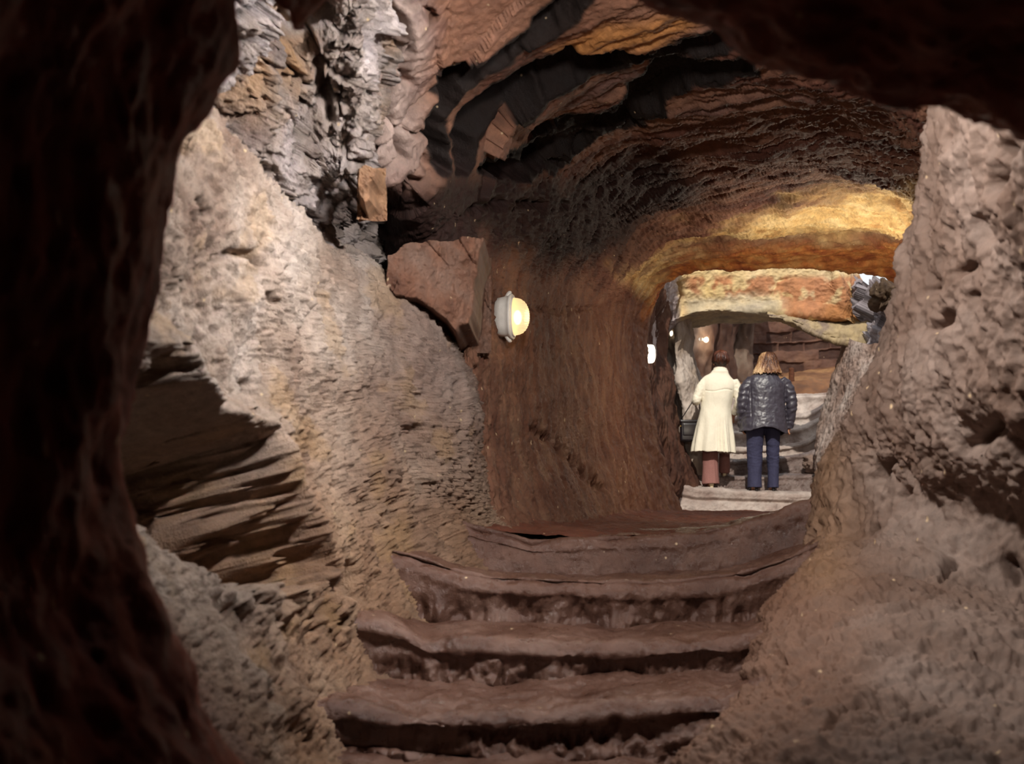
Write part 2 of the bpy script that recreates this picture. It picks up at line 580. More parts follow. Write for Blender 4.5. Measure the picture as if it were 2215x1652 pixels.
# --- the tunnel: lamp wall on the left, roof, and far right shoulder, ending in the arch mouth
tn = [
    [P(840, 1420, 6.0), P(840, 1260, 6.0), P(840, 1080, 6.0), P(840, 850, 6.0), P(840, 640, 5.6), P(800, 200, 4.0), P(885, -110, 3.6), P(1280, -330, 3.15), P(1850, -330, 3.0), P(2300, 60, 2.95), P(2450, 480, 2.95), P(2450, 900, 2.95)],
    [P(900, 1420, 5.7), P(890, 1240, 5.7), P(890, 1080, 5.7), P(890, 850, 5.7), P(890, 635, 5.4), P(812, 290, 4.05), P(930, -40, 3.7), P(1310, -170, 3.35), P(1840, -110, 3.35), P(2190, 150, 3.25), P(2330, 520, 3.25), P(2330, 900, 3.25)],
    [P(1010, 1400, 5.3), P(980, 1230, 5.3), P(970, 1060, 5.3), P(965, 850, 5.3), P(960, 635, 5.2), P(868, 380, 4.3), P(1010, 130, 4.05), P(1360, 20, 3.95), P(1810, 50, 3.95), P(2100, 230, 3.85), P(2220, 560, 3.85), P(2220, 900, 3.85)],
    [P(1120, 1300, 4.8), P(1070, 1200, 4.85), P(1040, 1050, 4.9), P(1018, 850, 4.9), P(1012, 640, 4.9), P(1022, 480, 4.9), P(1120, 265, 4.75), P(1420, 165, 4.65), P(1800, 180, 4.65), P(2040, 315, 4.6), P(2140, 600, 4.6), P(2140, 900, 4.6)],
    [P(1230, 1220, 5.6), P(1190, 1155, 5.6), P(1142, 1020, 5.6), P(1112, 850, 5.6), P(1100, 640, 5.6), P(1120, 510, 5.6), P(1225, 345, 5.6), P(1500, 285, 5.6), P(1800, 290, 5.6), P(1995, 390, 5.6), P(2080, 640, 5.6), P(2080, 900, 5.6)],
    [P(1345, 1190, 7.0), P(1310, 1135, 7.0), P(1268, 1000, 7.0), P(1245, 850, 7.0), P(1232, 665, 7.0), P(1255, 560, 7.0), P(1350, 450, 7.0), P(1560, 405, 7.0), P(1800, 395, 7.0), P(1985, 460, 7.0), P(2060, 680, 7.0), P(2060, 900, 7.0)],
    [P(1420, 1170, 8.6), P(1392, 1120, 8.6), P(1355, 980, 8.6), P(1338, 850, 8.6), P(1332, 690, 8.6), P(1350, 600, 8.5), P(1420, 530, 8.4), P(1600, 495, 8.3), P(1800, 480, 8.2), P(1972, 530, 8.2), P(2030, 720, 8.2), P(2030, 900, 8.2)],
    [P(1470, 1165, 9.6), P(1445, 1110, 9.6), P(1398, 970, 9.6), P(1376, 850, 9.6), P(1372, 700, 9.6), P(1396, 625, 9.4), P(1455, 570, 9.2), P(1600, 548, 9.0), P(1790, 550, 8.9), P(1958, 585, 8.9), P(2010, 740, 8.9), P(2010, 900, 8.9)],
    [P(1495, 1165, 10.0), P(1468, 1105, 10.0), P(1424, 965, 10.0), P(1403, 850, 10.0), P(1397, 712, 10.0), P(1420, 636, 9.8), P(1478, 589, 9.5), P(1600, 580, 9.3), P(1780, 584, 9.2), P(1950, 618, 9.2), P(2005, 750, 9.2), P(2005, 900, 9.2)],
    [P(1500, 1165, 10.3), P(1470, 1105, 10.35), P(1424, 965, 10.35), P(1402, 850, 10.35), P(1394, 700, 10.35), P(1414, 620, 10.2), P(1474, 568, 9.9), P(1600, 556, 9.6), P(1780, 562, 9.5), P(1950, 600, 9.5), P(2010, 740, 9.5), P(2010, 900, 9.5)],
    [P(1480, 1180, 10.7), P(1440, 1110, 10.7), P(1390, 965, 10.7), P(1360, 850, 10.7), P(1340, 690, 10.7), P(1350, 610, 10.4), P(1450, 575, 10.0), P(1600, 540, 9.7), P(1780, 540, 9.6), P(1990, 560, 9.6), P(2080, 740, 9.6), P(2080, 900, 9.6)],
]
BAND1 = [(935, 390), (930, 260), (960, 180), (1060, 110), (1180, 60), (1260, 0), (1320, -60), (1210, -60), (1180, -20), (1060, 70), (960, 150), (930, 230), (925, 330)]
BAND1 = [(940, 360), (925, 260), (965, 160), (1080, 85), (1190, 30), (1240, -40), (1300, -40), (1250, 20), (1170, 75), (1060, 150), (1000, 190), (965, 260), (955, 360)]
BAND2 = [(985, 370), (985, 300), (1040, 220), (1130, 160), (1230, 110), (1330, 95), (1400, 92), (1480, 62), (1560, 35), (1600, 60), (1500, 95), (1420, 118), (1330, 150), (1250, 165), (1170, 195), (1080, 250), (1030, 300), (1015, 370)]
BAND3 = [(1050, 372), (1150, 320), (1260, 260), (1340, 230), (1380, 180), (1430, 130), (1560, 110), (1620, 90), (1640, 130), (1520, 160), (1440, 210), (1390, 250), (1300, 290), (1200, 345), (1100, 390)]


def d_tunnel(g, px, py, n):
    Y = g[..., 1]
    roof = sstep(640, 500, py - .25 * (px - 1050) * (px > 1050))
    roof = np.clip(roof + sstep(1380, 1460, px) * sstep(700, 640, py), 0, 1)
    st = g * np.array([1, 1, .35])
    wall = .05 * fbm(g, 1.5, 3) + .020 * fbm(st, 9, 5, gain=.6, seed=2) + .010 * ridged(st, 22, 4, gain=.6, seed=4) + .003 * fbm(g, 70, 2)
    # roof: ragged bedding that runs up to the right, with shelves
    a = np.stack([g[..., 0] * .85 - g[..., 1] * .53, .53 * g[..., 0] + .85 * g[..., 1], g[..., 2]], -1)
    bed = a * np.array([.35, 1.6, 1.6])
    rough = sstep(1050, 1500, px + .6 * (py - 200))
    ceil = .08 * fbm(g, 1.3, 3, seed=7) + (.004 + .020 * rough) * ridged(bed, 6.0, 4, seed=3) + (.003 + .008 * rough) * ridged(bed, 16, 3, seed=1) + .004 * fbm(g, 40, 3)
    f1, f2, fac, rnd = voro(bed, 2.4, 8.8)
    ceil += .05 * fac * sstep(600, 300, py) * sstep(1500, 1100, px)
    zs = sstep(1010, 880, px) * sstep(500, 380, py)
    b1, b2, bf, br = voro(np.stack([a[..., 0] * .8, a[..., 1], a[..., 2] * .7], -1) + .06 * fbm(g, 4, 3)[..., None], 4.2, 3.7)
    ceil += zs * (.075 * bf - .05 * sstep(.10, .0, b2 - b1) + .008 * ridged(g, 12, 4, gain=.6))
    h = wall * (1 - roof) + ceil * roof
    wob = 9 * fbm(g, 6, 3, seed=40)
    for B, dp in ((BAND1, .15), (BAND2, .15), (BAND3, .11)):
        h -= dp * region(px + wob, py + wob, B, 7)
    # stepped strata: each lower shelf hangs a little deeper
    for ln, w, dp in (([(845, 20), (850, 70), (835, 130), (850, 170), (838, 240)], 9, .10), ([(890, -20), (935, 30), (880, 75), (870, 150), (885, 180)], 10, .08),
                      ([(845, 250), (855, 330), (835, 340)], 8, .06), ([(770, 90), (790, 130), (770, 200)], 7, .06), ([(840, 0), (800, 30), (770, 22)], 6, .05),
                      ([(1050, 660), (1200, 672), (1330, 660)], 7, .025), ([(1150, 930), (1225, 985), (1262, 1030)], 9, .05), ([(1280, 1040), (1295, 1060)], 9, .06),
                      ([(1030, 800), (1036, 900), (1040, 990)], 9, .06), ([(1090, 690), (1070, 760)], 8, .02), ([(1000, 470), (1080, 440), (1200, 430)], 10, .04)):
        h -= dp * crack(px + .6 * wob, py + .6 * wob, ln, w) * np.clip(.7 + 1.1 * fbm(g, 9, 3, seed=44), 0, 1.3)
    h -= .035 * crack(px, py, [(1440, 520), (1560, 505), (1700, 515), (1840, 505), (1980, 500)], 7) * (Y > 7)
    h -= .05 * crack(px, py, [(1500, 560), (1640, 572), (1780, 568)], 9) * (Y > 8)
    h = h * (1 - .75 * sstep(8.2, 9.6, Y)) + .02 * fbm(g, 9, 3, seed=14) * sstep(8.6, 9.5, Y)
    return h


def c_tunnel(q, px, py, h):
    n1 = fbm(q, 2.5, 4, seed=61)
    n2 = fbm(q * np.array([1, 1, .4]), 8, 4, seed=62)
    wallc = blend(.5 + .5 * n2, *cols((88, 54, 41), (114, 78, 60), (134, 102, 80)))
    bed = np.stack([(q[..., 0] * .85 - q[..., 1] * .53) * .3, (.53 * q[..., 0] + .85 * q[..., 1]) * 1.5, q[..., 2] * 1.5], -1)
    roofc = blend(.5 + .55 * fbm(bed, 2.2, 4, seed=63), *cols((78, 46, 37), (106, 68, 54), (132, 94, 74), (112, 82, 73)))
    roof = sstep(650, 520, py - .25 * (px - 1050) * (px > 1050))
    c = mix(wallc, roofc, np.clip(roof, 0, 1)[..., None])
    # grey slabs at upper left of roof
    c = mix(c, blend(.5 + .5 * n1, *cols((136, 116, 108), (168, 150, 142))), (sstep(960, 860, px) * sstep(480, 300, py) * .9)[..., None])
    # shade of the shelf recesses painted in as near-black bands
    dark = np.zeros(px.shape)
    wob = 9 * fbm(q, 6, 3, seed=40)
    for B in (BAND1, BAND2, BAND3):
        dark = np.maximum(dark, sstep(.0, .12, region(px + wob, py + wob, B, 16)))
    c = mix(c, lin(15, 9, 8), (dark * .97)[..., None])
    shoulder_dark = region(px + 20 * n1, py + 30 * n1, [(790, 430), (960, 370), (1200, 370), (1450, 330), (1540, 400), (1400, 500), (1330, 570), (1180, 580), (1060, 530), (830, 620), (790, 560)], 45)  # dark brown along the left shoulder
    c = mix(c, lin(40, 22, 19), (shoulder_dark * .95)[..., None])
    # golden strata towards the arch mouth
    yel = region(px + 25 * n1, py + 25 * n1, [(1330, 590), (1400, 560), (1500, 505), (1620, 450), (1760, 410), (2000, 380), (2000, 500), (1800, 505), (1560, 505), (1440, 560), (1400, 640)], 26)
    c = mix(c, blend(.5 + .6 * n2, *cols((176, 136, 84), (208, 176, 118), (224, 198, 146))), (yel * .95)[..., None])
    org = region(px + 12 * n1, py + 12 * n1, [(1390, 690), (1410, 610), (1470, 550), (1600, 525), (1800, 520), (2000, 520), (2000, 650), (1780, 600), (1600, 600), (1480, 610)], 12)
    c = mix(c, blend(.5 + .7 * n2, *cols((140, 74, 40), (182, 116, 60), (196, 144, 84))), (org * .95)[..., None])
    gold = region(px, py, [(1180, 110), (1290, 50), (1440, 10), (1520, 20), (1420, 75), (1330, 92), (1230, 108)], 14)
    c = mix(c, lin(178, 122, 66), (gold * .8)[..., None])
    return c


TN = np.array([[np.asarray(p) for p in r] for r in tn])
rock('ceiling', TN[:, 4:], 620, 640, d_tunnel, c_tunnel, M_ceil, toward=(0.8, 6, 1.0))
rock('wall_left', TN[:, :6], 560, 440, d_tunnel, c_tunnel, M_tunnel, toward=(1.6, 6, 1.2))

# --- wall_right: smooth buttress beside the camera, turning away at its edge
LIMB = [(2030, 60, 3.3), (2012, 225, 3.35), (1998, 330, 3.4), (1985, 440, 3.5), (1972, 540, 3.6), (1950, 645, 3.7), (1920, 748, 3.8),
        (1880, 850, 3.95), (1840, 925, 4.1), (1797, 985, 4.3), (1770, 1060, 4.35), (1757, 1140, 4.3), (1725, 1240, 4.0), (1660, 1370, 3.6), (1590, 1490, 3.25), (1530, 1620, 2.95), (1450, 1800, 2.75)]
wr = []
for (x, y, d) in LIMB:
    k = np.interp(y, [200, 1000, 1300, 1800], [1.0, 1.0, .9, .6])
    wr.append([P(x + 330, y - 20, d + 1.5), P(x + 90, y, d + .8), P(x + 10, y, d + .25), P(x + 14 * k, y, d - .12), P(x + 70 * k, y + 25, d - .40), P(x + 190 * k, y + 60, d - .72),
               P(x + 380 * k, y + 130, d - 1.02), P(x + 650 * k, y + 220, d - 1.28), P(x + 1100 * k, y + 330, max(.9, d - 1.7))])
PITS = [((1905, 1010), (1896, 1035), 9, .07), ((2045, 690), (2025, 715), 13, .09), ((2085, 580), (2070, 590), 9, .07), ((2170, 375), (2160, 400), 18, .10), ((2190, 320), (2200, 330), 14, .08),
        ((2165, 920), (2110, 960), 16, .08), ((1965, 1060), (1950, 1075), 8, .05), ((1925, 1000), (1915, 1020), 7, .05), ((2005, 630), (2012, 640), 8, .05), ((2105, 640), (2112, 660), 9, .05),
        ((2180, 1210), (2200, 1250), 12, .06), ((1900, 1140), (1860, 1180), 6, .05), ((1700, 1440), (1600, 1480), 9, .05), ((1790, 1400), (1720, 1440), 9, .05), ((2110, 490), (2125, 520), 20, .05),
        ((1860, 1535), (1790, 1600), 8, .04), ((2190, 950), (2215, 990), 14, .06), ((2060, 1230), (2040, 1260), 8, .04), ((1930, 600), (1945, 640), 8, .04)]


def d_right(g, px, py, n):
    st = g * np.array([1, 1, .6])
    h = .05 * fbm(g, 1.6, 3, seed=90) + .026 * fbm(st, 6, 5, gain=.58, seed=91) + .012 * ridged(st, 15, 4, gain=.6, seed=92) + .005 * fbm(g, 45, 3)
    f1, f2, fac, rnd = voro(st, 8.5, 3.3)
    h -= .035 * sstep(.32, .05, f1) * (rnd > .80)
    p1, p2, pf, pr = voro(st * np.array([1, 1, .8]), 19, 8.8)
    h -= .016 * sstep(.36, .08, p1) * (pr > .72)
    for a, b, w, dp in PITS:
        h -= dp * crack(px, py, [a, b], w)
    return h


def c_right(q, px, py, h):
    t = .5 + .55 * fbm(q, 3.2, 4, seed=95)
    c = blend(t, *cols((104, 82, 70), (124, 104, 93), (140, 122, 112)))
    w = sstep(1000, 1300, py) * sstep(2000, 1700, px)
    c = mix(c, lin(112, 80, 62), (w * .7)[..., None])
    w2 = crack(px, py, [(1800, 1000), (1790, 1250)], 60)
    return mix(c, lin(140, 108, 78), (w2 * .5)[..., None])


rock('wall_right', wr, 620, 460, d_right, c_right, M_right, toward=(0.2, 2.2, 1.2))

# --- wall_front: the dark mouth of rock the camera looks through
LIP = [(660, 1950, 1.6), (560, 1760, 1.6), (455, 1560, 1.62), (370, 1400, 1.62), (300, 1250, 1.62), (254, 1120, 1.6), (240, 1000, 1.6), (243, 920, 1.6), (258, 840, 1.6), (288, 740, 1.6), (308, 670, 1.6), (318, 590, 1.6),
       (340, 495, 1.6), (372, 395, 1.6), (405, 300, 1.6), (445, 205, 1.6), (482, 120, 1.6), (493, 50, 1.6), (505, -40, 1.6), (560, -90, 1.65), (605, -20, 1.7), (640, 82, 1.75), (690, 40, 1.75),
       (745, -60, 1.7), (900, -150, 1.65), (1150, -140, 1.6), (1330, -70, 1.6), (1440, 0, 1.6), (1560, 42, 1.6), (1650, 95, 1.6), (1740, 143, 1.6), (1850, 172, 1.6), (1930, 205, 1.6),
       (2010, 222, 1.6), (2100, 240, 1.6), (2160, 265, 1.58), (2225, 305, 1.55), (2320, 370, 1.5), (2450, 520, 1.45), (2600, 800, 1.4)]
wf = []
for (x, y, d) in LIP:
    ox, oy = x - 1150, y - 900
    if x > 550:
        ox *= .5
    l = math.hypot(ox, oy)
    ox, oy = ox / l, oy / l
    top = float(sstep(-.35, -.85, np.array(oy))) * float(sstep(800, 1150, np.array(x)))
    wf.append([P(x + ox * 240, y + oy * (240 + 60 * top), d + .45 + .55 * top), P(x + ox * 150, y + oy * (150 + 30 * top), d + .3 + .32 * top), P(x + ox * 40, y + oy * 40, d + .14), P(x, y, d), P(x + ox * 70, y + oy * 70, d - .12),
               P(x + ox * 260, y + oy * 260, d - .26), P(x + ox * 620, y + oy * 620, d - .5), P(x + ox * 1400, y + oy * 1400, d - .85)])


def d_front(g, px, py, n):
    st = g * np.array([1, 1, .5])
    return .025 * fbm(g, 3, 3, seed=70) + .018 * fbm(st, 10, 4, seed=71) + .005 * ridged(st, 24, 3, seed=72)


def c_front(q, px, py, h):
    return blend(.5 + .5 * fbm(q, 5, 4, seed=73), *cols((96, 44, 34), (128, 66, 50), (140, 84, 64)))


rock('wall_front', wf, 420, 240, d_front, c_front, M_tunnel, toward=(0.1, .6, .8))


# --- floor under the lowest step
fl = [[W(-1.2, y, z + .30), W(-.75, y, z + .06), W(-.3, y, z), W(.1, y, z), W(.45, y, z - .02), W(.8, y, z - .2), W(1.2, y, z - .5)] for y, z in ((.3, -.02), (1.5, -.02), (2.4, 0), (2.8, .015), (3.05, .02), (3.4, .0))]


def d_floor(g, px, py, n):
    return .02 * fbm(g, 4, 4, seed=80) + .004 * fbm(g, 40, 3)


def c_step(q, px, py, h):
    t = .5 + .5 * fbm(q, 5, 4, seed=82)
    return blend(t, *cols((74, 48, 38), (98, 70, 58), (114, 88, 77)))


rock('floor', fl, 260, 300, d_floor, c_step, M_step, toward=(0, 2.5, 3))

# ------------------------------------------------------------------ rock-cut steps
def poly_at(line, xs):
    line = np.array(line, float)
    return np.interp(xs, line[:, 0], line[:, 1])


def step(edge, base, d_edge, d_base, d_back, z_back, label, seed, sag=.035, mat=None, colf=None, nx=420, rag=1.0, name='rock_step', grooves=(), fluting=0.0):
    """edge/base: front nosing and foot of the riser as seen across the step, in pixels; tread runs back to d_back at height z_back"""
    x0, x1 = edge[0][0], edge[-1][0]
    xs = np.linspace(x0, x1, 26)
    e = np.interp(xs, [p[0] for p in edge], [p[1] for p in edge])
    b = np.interp(xs, [p[0] for p in base], [p[1] for p in base])
    net = []
    for k, x in enumerate(xs):
        E, B = P(x, e[k], d_edge), P(x, b[k], d_base)
        r = E[2] - B[2]
        zt = E[2] + (z_back if z_back is not None else 0)
        rise = max(0.0, r)
        Y0 = d_edge
        db = d_base
        net.append([W(B[0], db - .01, B[2] - .12), W(B[0], db, B[2]), W(mix(B[0], E[0], .35), mix(db, d_edge + .8 * sag, .5), B[2] + .34 * rise),
                    W(mix(B[0], E[0], .7), d_edge + .45 * sag, B[2] + .62 * rise), W(E[0], d_edge - .004, E[2] - .048), W(E[0], d_edge + .004, E[2] - .020), W(E[0], d_edge + .035, E[2] - .003), W(E[0], d_edge + .09, zt),
                    W(E[0] * (d_edge + d_back) / 2 / d_edge, (d_edge + d_back) / 2, zt), W(E[0] * d_back / d_edge, d_back, zt), W(E[0] * d_back / d_edge, d_back + .12, zt - .05)])

    def disp(g, px, py, n):
        front = np.abs(n[..., 1])
        low = sstep(.85, .35, (g[..., 2] - B_lo) / max(E_hi - B_lo, .01))
        h = .020 * fbm(g, 4.0, 3, seed=seed) + .016 * rag * fbm(g, 9, 5, gain=.6, seed=seed + 1) * (.18 + .82 * low * front) + .003 * fbm(g, 45, 3)
        h -= fluting * low * front * np.clip(ridged(g * np.array([1, .4, .3]), 11, 2, seed=seed + 2), -.2, 1.2)
        for ln, w, dp in grooves:
            h -= dp * crack(px, py, ln, w)
        return h
    B_lo = min(p[1][2] for p in net)
    E_hi = np.median([p[5][2] for p in net])
    return rock(name, net, nx, 150, disp, colf or c_step, mat or M_step, toward=(0.2, 0, 2.5), label=label, cat='step', group='steps cut in the rock', kind='thing')


step([(560, 1560), (620, 1530), (694, 1522), (764, 1521), (864, 1535), (969, 1538), (1010, 1531), (1087, 1541), (1204, 1532), (1322, 1520), (1439, 1507), (1527, 1504), (1580, 1513), (1650, 1480), (1720, 1430)],
     [(560, 1600), (694, 1585), (735, 1606), (852, 1622), (999, 1632), (1087, 1645), (1263, 1648), (1380, 1646), (1498, 1616), (1556, 1580), (1650, 1530), (1720, 1480)],
     3.10, 3.075, 3.72, -.004, 'lowest rock step, deeply undercut at left, with a pale glossy worn edge', 101, sag=.035, rag=2.2, fluting=.025, grooves=(([(700, 1595), (860, 1608), (1000, 1622)], 16, .06), ([(1330, 1560), (1300, 1600)], 12, .02)))
step([(660, 1300), (740, 1325), (852, 1345), (922, 1378), (999, 1377), (1087, 1380), (1234, 1388), (1322, 1390), (1439, 1383), (1527, 1379), (1615, 1376), (1700, 1330), (1760, 1280)],
     [(660, 1440), (735, 1472), (823, 1486), (969, 1490), (1146, 1500), (1204, 1505), (1292, 1497), (1439, 1490), (1586, 1480), (1700, 1420), (1760, 1370)],
     3.56, 3.55, 4.12, -.004, 'second rock step from the bottom, riser scored with short chisel marks', 111, sag=.025, rag=1.4, fluting=.035)
step([(760, 1170), (829, 1190), (911, 1208), (969, 1232), (1028, 1250), (1087, 1253), (1204, 1258), (1322, 1264), (1439, 1264), (1556, 1252), (1615, 1241), (1721, 1208), (1800, 1170)],
     [(760, 1300), (805, 1322), (911, 1342), (999, 1352), (1087, 1364), (1263, 1372), (1498, 1372), (1615, 1368), (1721, 1320), (1800, 1280)],
     4.00, 4.00, 5.3, .006, 'third rock step up, wide brown riser with a rough lower edge', 121, sag=.01, rag=1.2, fluting=.025)
step([(980, 1120), (1040, 1140), (1090, 1150), (1125, 1160), (1150, 1168), (1180, 1165), (1263, 1161), (1380, 1158), (1468, 1155), (1527, 1147), (1615, 1129), (1685, 1103), (1732, 1085), (1775, 1083), (1830, 1070)],
     [(1000, 1215), (1060, 1225), (1118, 1240), (1180, 1248), (1234, 1252), (1380, 1256), (1498, 1256), (1615, 1238), (1721, 1205), (1830, 1150)],
     4.45, 4.44, 5.7, -.02, 'dark smooth rock step, fourth up, its edge climbing to the right wall', 131, sag=.0, rag=.5)
# level tunnel floor between the near steps and the far flight
fl2 = [[W(x0 - .9, y, .95), W(x0 - .35, y, .66), W(x0, y, .60), W((x0 + x1) / 2, y, .585), W(x1, y, .61), W(x1 + .4, y, .75), W(x1 + .9, y, 1.1)]
       for y, x0, x1 in ((4.6, .1, 1.0), (5.6, .45, 1.5), (7, .85, 2.0), (8.6, 1.35, 2.5), (10, 1.7, 2.9), (11.5, 1.8, 3.3), (13.1, 1.9, 3.6))]
rock('floor', fl2, 420, 200, d_floor, lambda q, px, py, h: blend(.5 + .5 * fbm(q, 4, 4, seed=84), *cols((82, 44, 32), (104, 58, 42), (116, 74, 56))), M_tunnel, toward=(1.5, 8, 3))


def c_pale(q, px, py, h):
    return blend(.5 + .6 * fbm(q, 4, 4, seed=85), *cols((140, 122, 114), (164, 150, 142), (178, 166, 158)))


def c_dkstep(q, px, py, h):
    return blend(.5 + .6 * fbm(q, 5, 4, seed=86), *cols((76, 58, 52), (108, 90, 84), (140, 124, 118)))


# far flight in the open chamber
step([(1400, 1000), (1437, 1026), (1460, 1043), (1500, 1053), (1560, 1057), (1640, 1062), (1700, 1065), (1769, 1067), (1830, 1066)],
     [(1400, 1060), (1437, 1072), (1462, 1082), (1490, 1098), (1550, 1106), (1700, 1110), (1769, 1108), (1830, 1100)],
     12.85, 12.8, 13.45, .01, 'pale sunlit step in two layers, under the feet of the two people', 141, sag=.0, grooves=(([(1440, 1066), (1500, 1078), (1640, 1084), (1780, 1087)], 2.5, .05),), mat=M_far, colf=c_pale, nx=320, rag=.6)
step([(1420, 1010), (1480, 1022), (1560, 1029), (1640, 1028), (1708, 1025), (1780, 1024), (1860, 1000)],
     [(1420, 1040), (1500, 1055), (1640, 1062), (1780, 1064), (1860, 1050)],
     13.4, 13.38, 13.95, .005, 'wet dark step that the woman in the cream coat sets her right foot on', 151, sag=.01, mat=M_wet, colf=c_dkstep, nx=320)
step([(1440, 980), (1500, 990), (1592, 994), (1691, 988), (1760, 975), (1850, 940)],
     [(1440, 1010), (1500, 1026), (1640, 1030), (1780, 1026), (1850, 1010)],
     13.95, 13.93, 14.5, .005, 'shaded wet step just above the knees of the person in navy trousers', 161, sag=.01, mat=M_wet, colf=c_dkstep, nx=300)
step([(1440, 955), (1500, 962), (1592, 968), (1680, 966), (1740, 957), (1840, 900)],
     [(1440, 985), (1592, 996), (1691, 990), (1760, 978), (1840, 930)],
     14.5, 14.48, 15.1, .01, 'rough lit step with a thick dark shadow line beneath, right of the navy trousers', 171, sag=.06, mat=M_far, colf=c_pale, nx=300, rag=1.6)
step([(1440, 925), (1592, 933), (1680, 932), (1740, 922), (1840, 870)],
     [(1440, 960), (1592, 972), (1691, 968), (1760, 955), (1840, 910)],
     15.1, 15.05, 15.7, .01, 'pale broken step beside the hem of the black jacket', 181, sag=.05, mat=M_far, colf=c_pale, nx=300, rag=1.6)
step([(1440, 890), (1592, 902), (1690, 900), (1750, 893), (1840, 840)],
     [(1440, 930), (1592, 938), (1691, 936), (1760, 925), (1840, 880)],
     15.75, 15.7, 16.4, .01, 'pale step seen beside the forearm of the black jacket', 191, sag=.05, mat=M_far, colf=c_pale, nx=300, rag=1.4)
step([(1440, 850), (1592, 858), (1700, 857), (1790, 852), (1860, 830)],
     [(1440, 900), (1592, 906), (1700, 904), (1790, 896), (1860, 860)],
     16.4, 16.35, 17.6, .02, 'highest pale step, its edge catching a white highlight', 201, sag=.02, mat=M_far, colf=c_pale, nx=300, rag=.9)

# ------------------------------------------------------------------ open chamber beyond the arch
# left chamber wall in shade, which is also put into its darkened colour
cl = [
    [P(1330, 1250, 10.0), P(1345, 1000, 10.1), P(1335, 800, 10.1), P(1330, 660, 10.1), P(1320, 560, 10.0)],
    [P(1395, 1200, 10.9), P(1385, 1000, 10.9), P(1378, 800, 10.9), P(1378, 690, 10.9), P(1385, 590, 10.8)],
    [P(1425, 1150, 11.8), P(1415, 1000, 11.8), P(1402, 800, 11.8), P(1400, 700, 11.8), P(1420, 610, 11.7)],
    [P(1468, 1110, 12.8), P(1458, 1000, 12.8), P(1432, 820, 12.8), P(1422, 730, 12.8), P(1436, 640, 12.8)],
    [P(1500, 1070, 13.4), P(1482, 985, 13.4), P(1456, 870, 13.4), P(1441, 760, 13.4), P(1446, 690, 13.4)],
    [P(1480, 1070, 13.9), P(1462, 985, 13.9), P(1435, 870, 13.9), P(1420, 760, 13.9), P(1425, 690, 13.9)],
]


def d_far(g, px, py, n):
    st = g * np.array([1, 1, .45])
    return .10 * fbm(g, .9, 3, seed=110) + .05 * fbm(st, 3.2, 4, seed=111) + .02 * ridged(st, 8, 3, seed=112)


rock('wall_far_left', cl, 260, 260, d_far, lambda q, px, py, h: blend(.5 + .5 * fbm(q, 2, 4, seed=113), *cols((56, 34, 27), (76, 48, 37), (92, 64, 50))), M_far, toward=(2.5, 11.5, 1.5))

# sunlit buttress left of the people, then dark fluted columns behind
sb = [
    [P(1405, 1080, 14.5), P(1405, 900, 14.5), P(1395, 760, 14.5), P(1395, 640, 14.5)],
    [P(1478, 1060, 13.75), P(1465, 900, 13.75), P(1446, 760, 13.75), P(1446, 640, 13.75)],
    [P(1492, 1050, 13.5), P(1478, 900, 13.5), P(1456, 760, 13.5), P(1458, 640, 13.5)],
    [P(1530, 1050, 13.5), P(1502, 900, 13.5), P(1478, 760, 13.5), P(1480, 640, 13.5)],
    [P(1560, 1050, 13.8), P(1528, 900, 13.8), P(1494, 760, 13.8), P(1494, 640, 13.8)],
    [P(1580, 1050, 14.6), P(1540, 900, 14.6), P(1500, 760, 14.6), P(1500, 640, 14.6)],
]
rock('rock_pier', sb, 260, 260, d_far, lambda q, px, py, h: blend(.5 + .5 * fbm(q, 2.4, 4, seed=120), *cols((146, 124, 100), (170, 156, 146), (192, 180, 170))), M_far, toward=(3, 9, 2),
     label='bright sunlit rock pier between dark left wall and cream coat', cat='rock', kind='thing')


def column(pts, r0, label, seed, colr):
    a = np.linspace(0, 2 * np.pi, 64, endpoint=False)
    rows = []
    zs = np.linspace(0, 1, 90)
    ctr = spline(np.array(pts, float), [90 // (len(pts) - 1)] * (len(pts) - 1))
    g = np.stack([ctr[:, None, :] + r0 * np.stack([np.cos(a), np.sin(a), 0 * a], -1)[None] * np.linspace(1.25, .9, len(ctr))[:, None, None]], 0)[0]
    dirv = np.stack([np.cos(a), np.sin(a), 0 * a], -1)[None]
    h = .12 * fbm(g * np.array([1, 1, .35]), 2.2, 4, seed=seed) + .04 * ridged(g * np.array([1, 1, .25]), 6, 3, seed=seed)
    g = g + dirv * h[..., None]
    c = blend(.5 + .6 * fbm(g * np.array([1, 1, .4]), 3, 4, seed=seed + 2), *colr)
    o = mesh_np('rock_column', g, grid_faces(len(ctr), 64, True), M_far, col=c)
    return tag(o, label, 'rock', 'fluted rock columns in the far passage')


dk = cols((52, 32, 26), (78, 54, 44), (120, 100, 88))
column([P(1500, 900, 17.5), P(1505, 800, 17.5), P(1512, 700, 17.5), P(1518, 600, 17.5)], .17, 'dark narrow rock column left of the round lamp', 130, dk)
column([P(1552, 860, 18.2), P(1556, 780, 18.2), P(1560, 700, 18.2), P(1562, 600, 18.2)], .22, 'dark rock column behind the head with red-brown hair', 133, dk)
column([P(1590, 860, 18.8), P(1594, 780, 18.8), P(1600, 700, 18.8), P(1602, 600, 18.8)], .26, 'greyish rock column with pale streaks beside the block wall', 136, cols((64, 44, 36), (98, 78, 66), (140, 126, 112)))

# back wall with squared block courses
bw = [[W(x, 19.6 + .25 * math.sin(x * 1.3), z) for z in (1.6, 2.3, 2.9, 3.5, 4.2)] for x in (1.4, 2.6, 3.8, 5.0, 6.4, 7.6)]


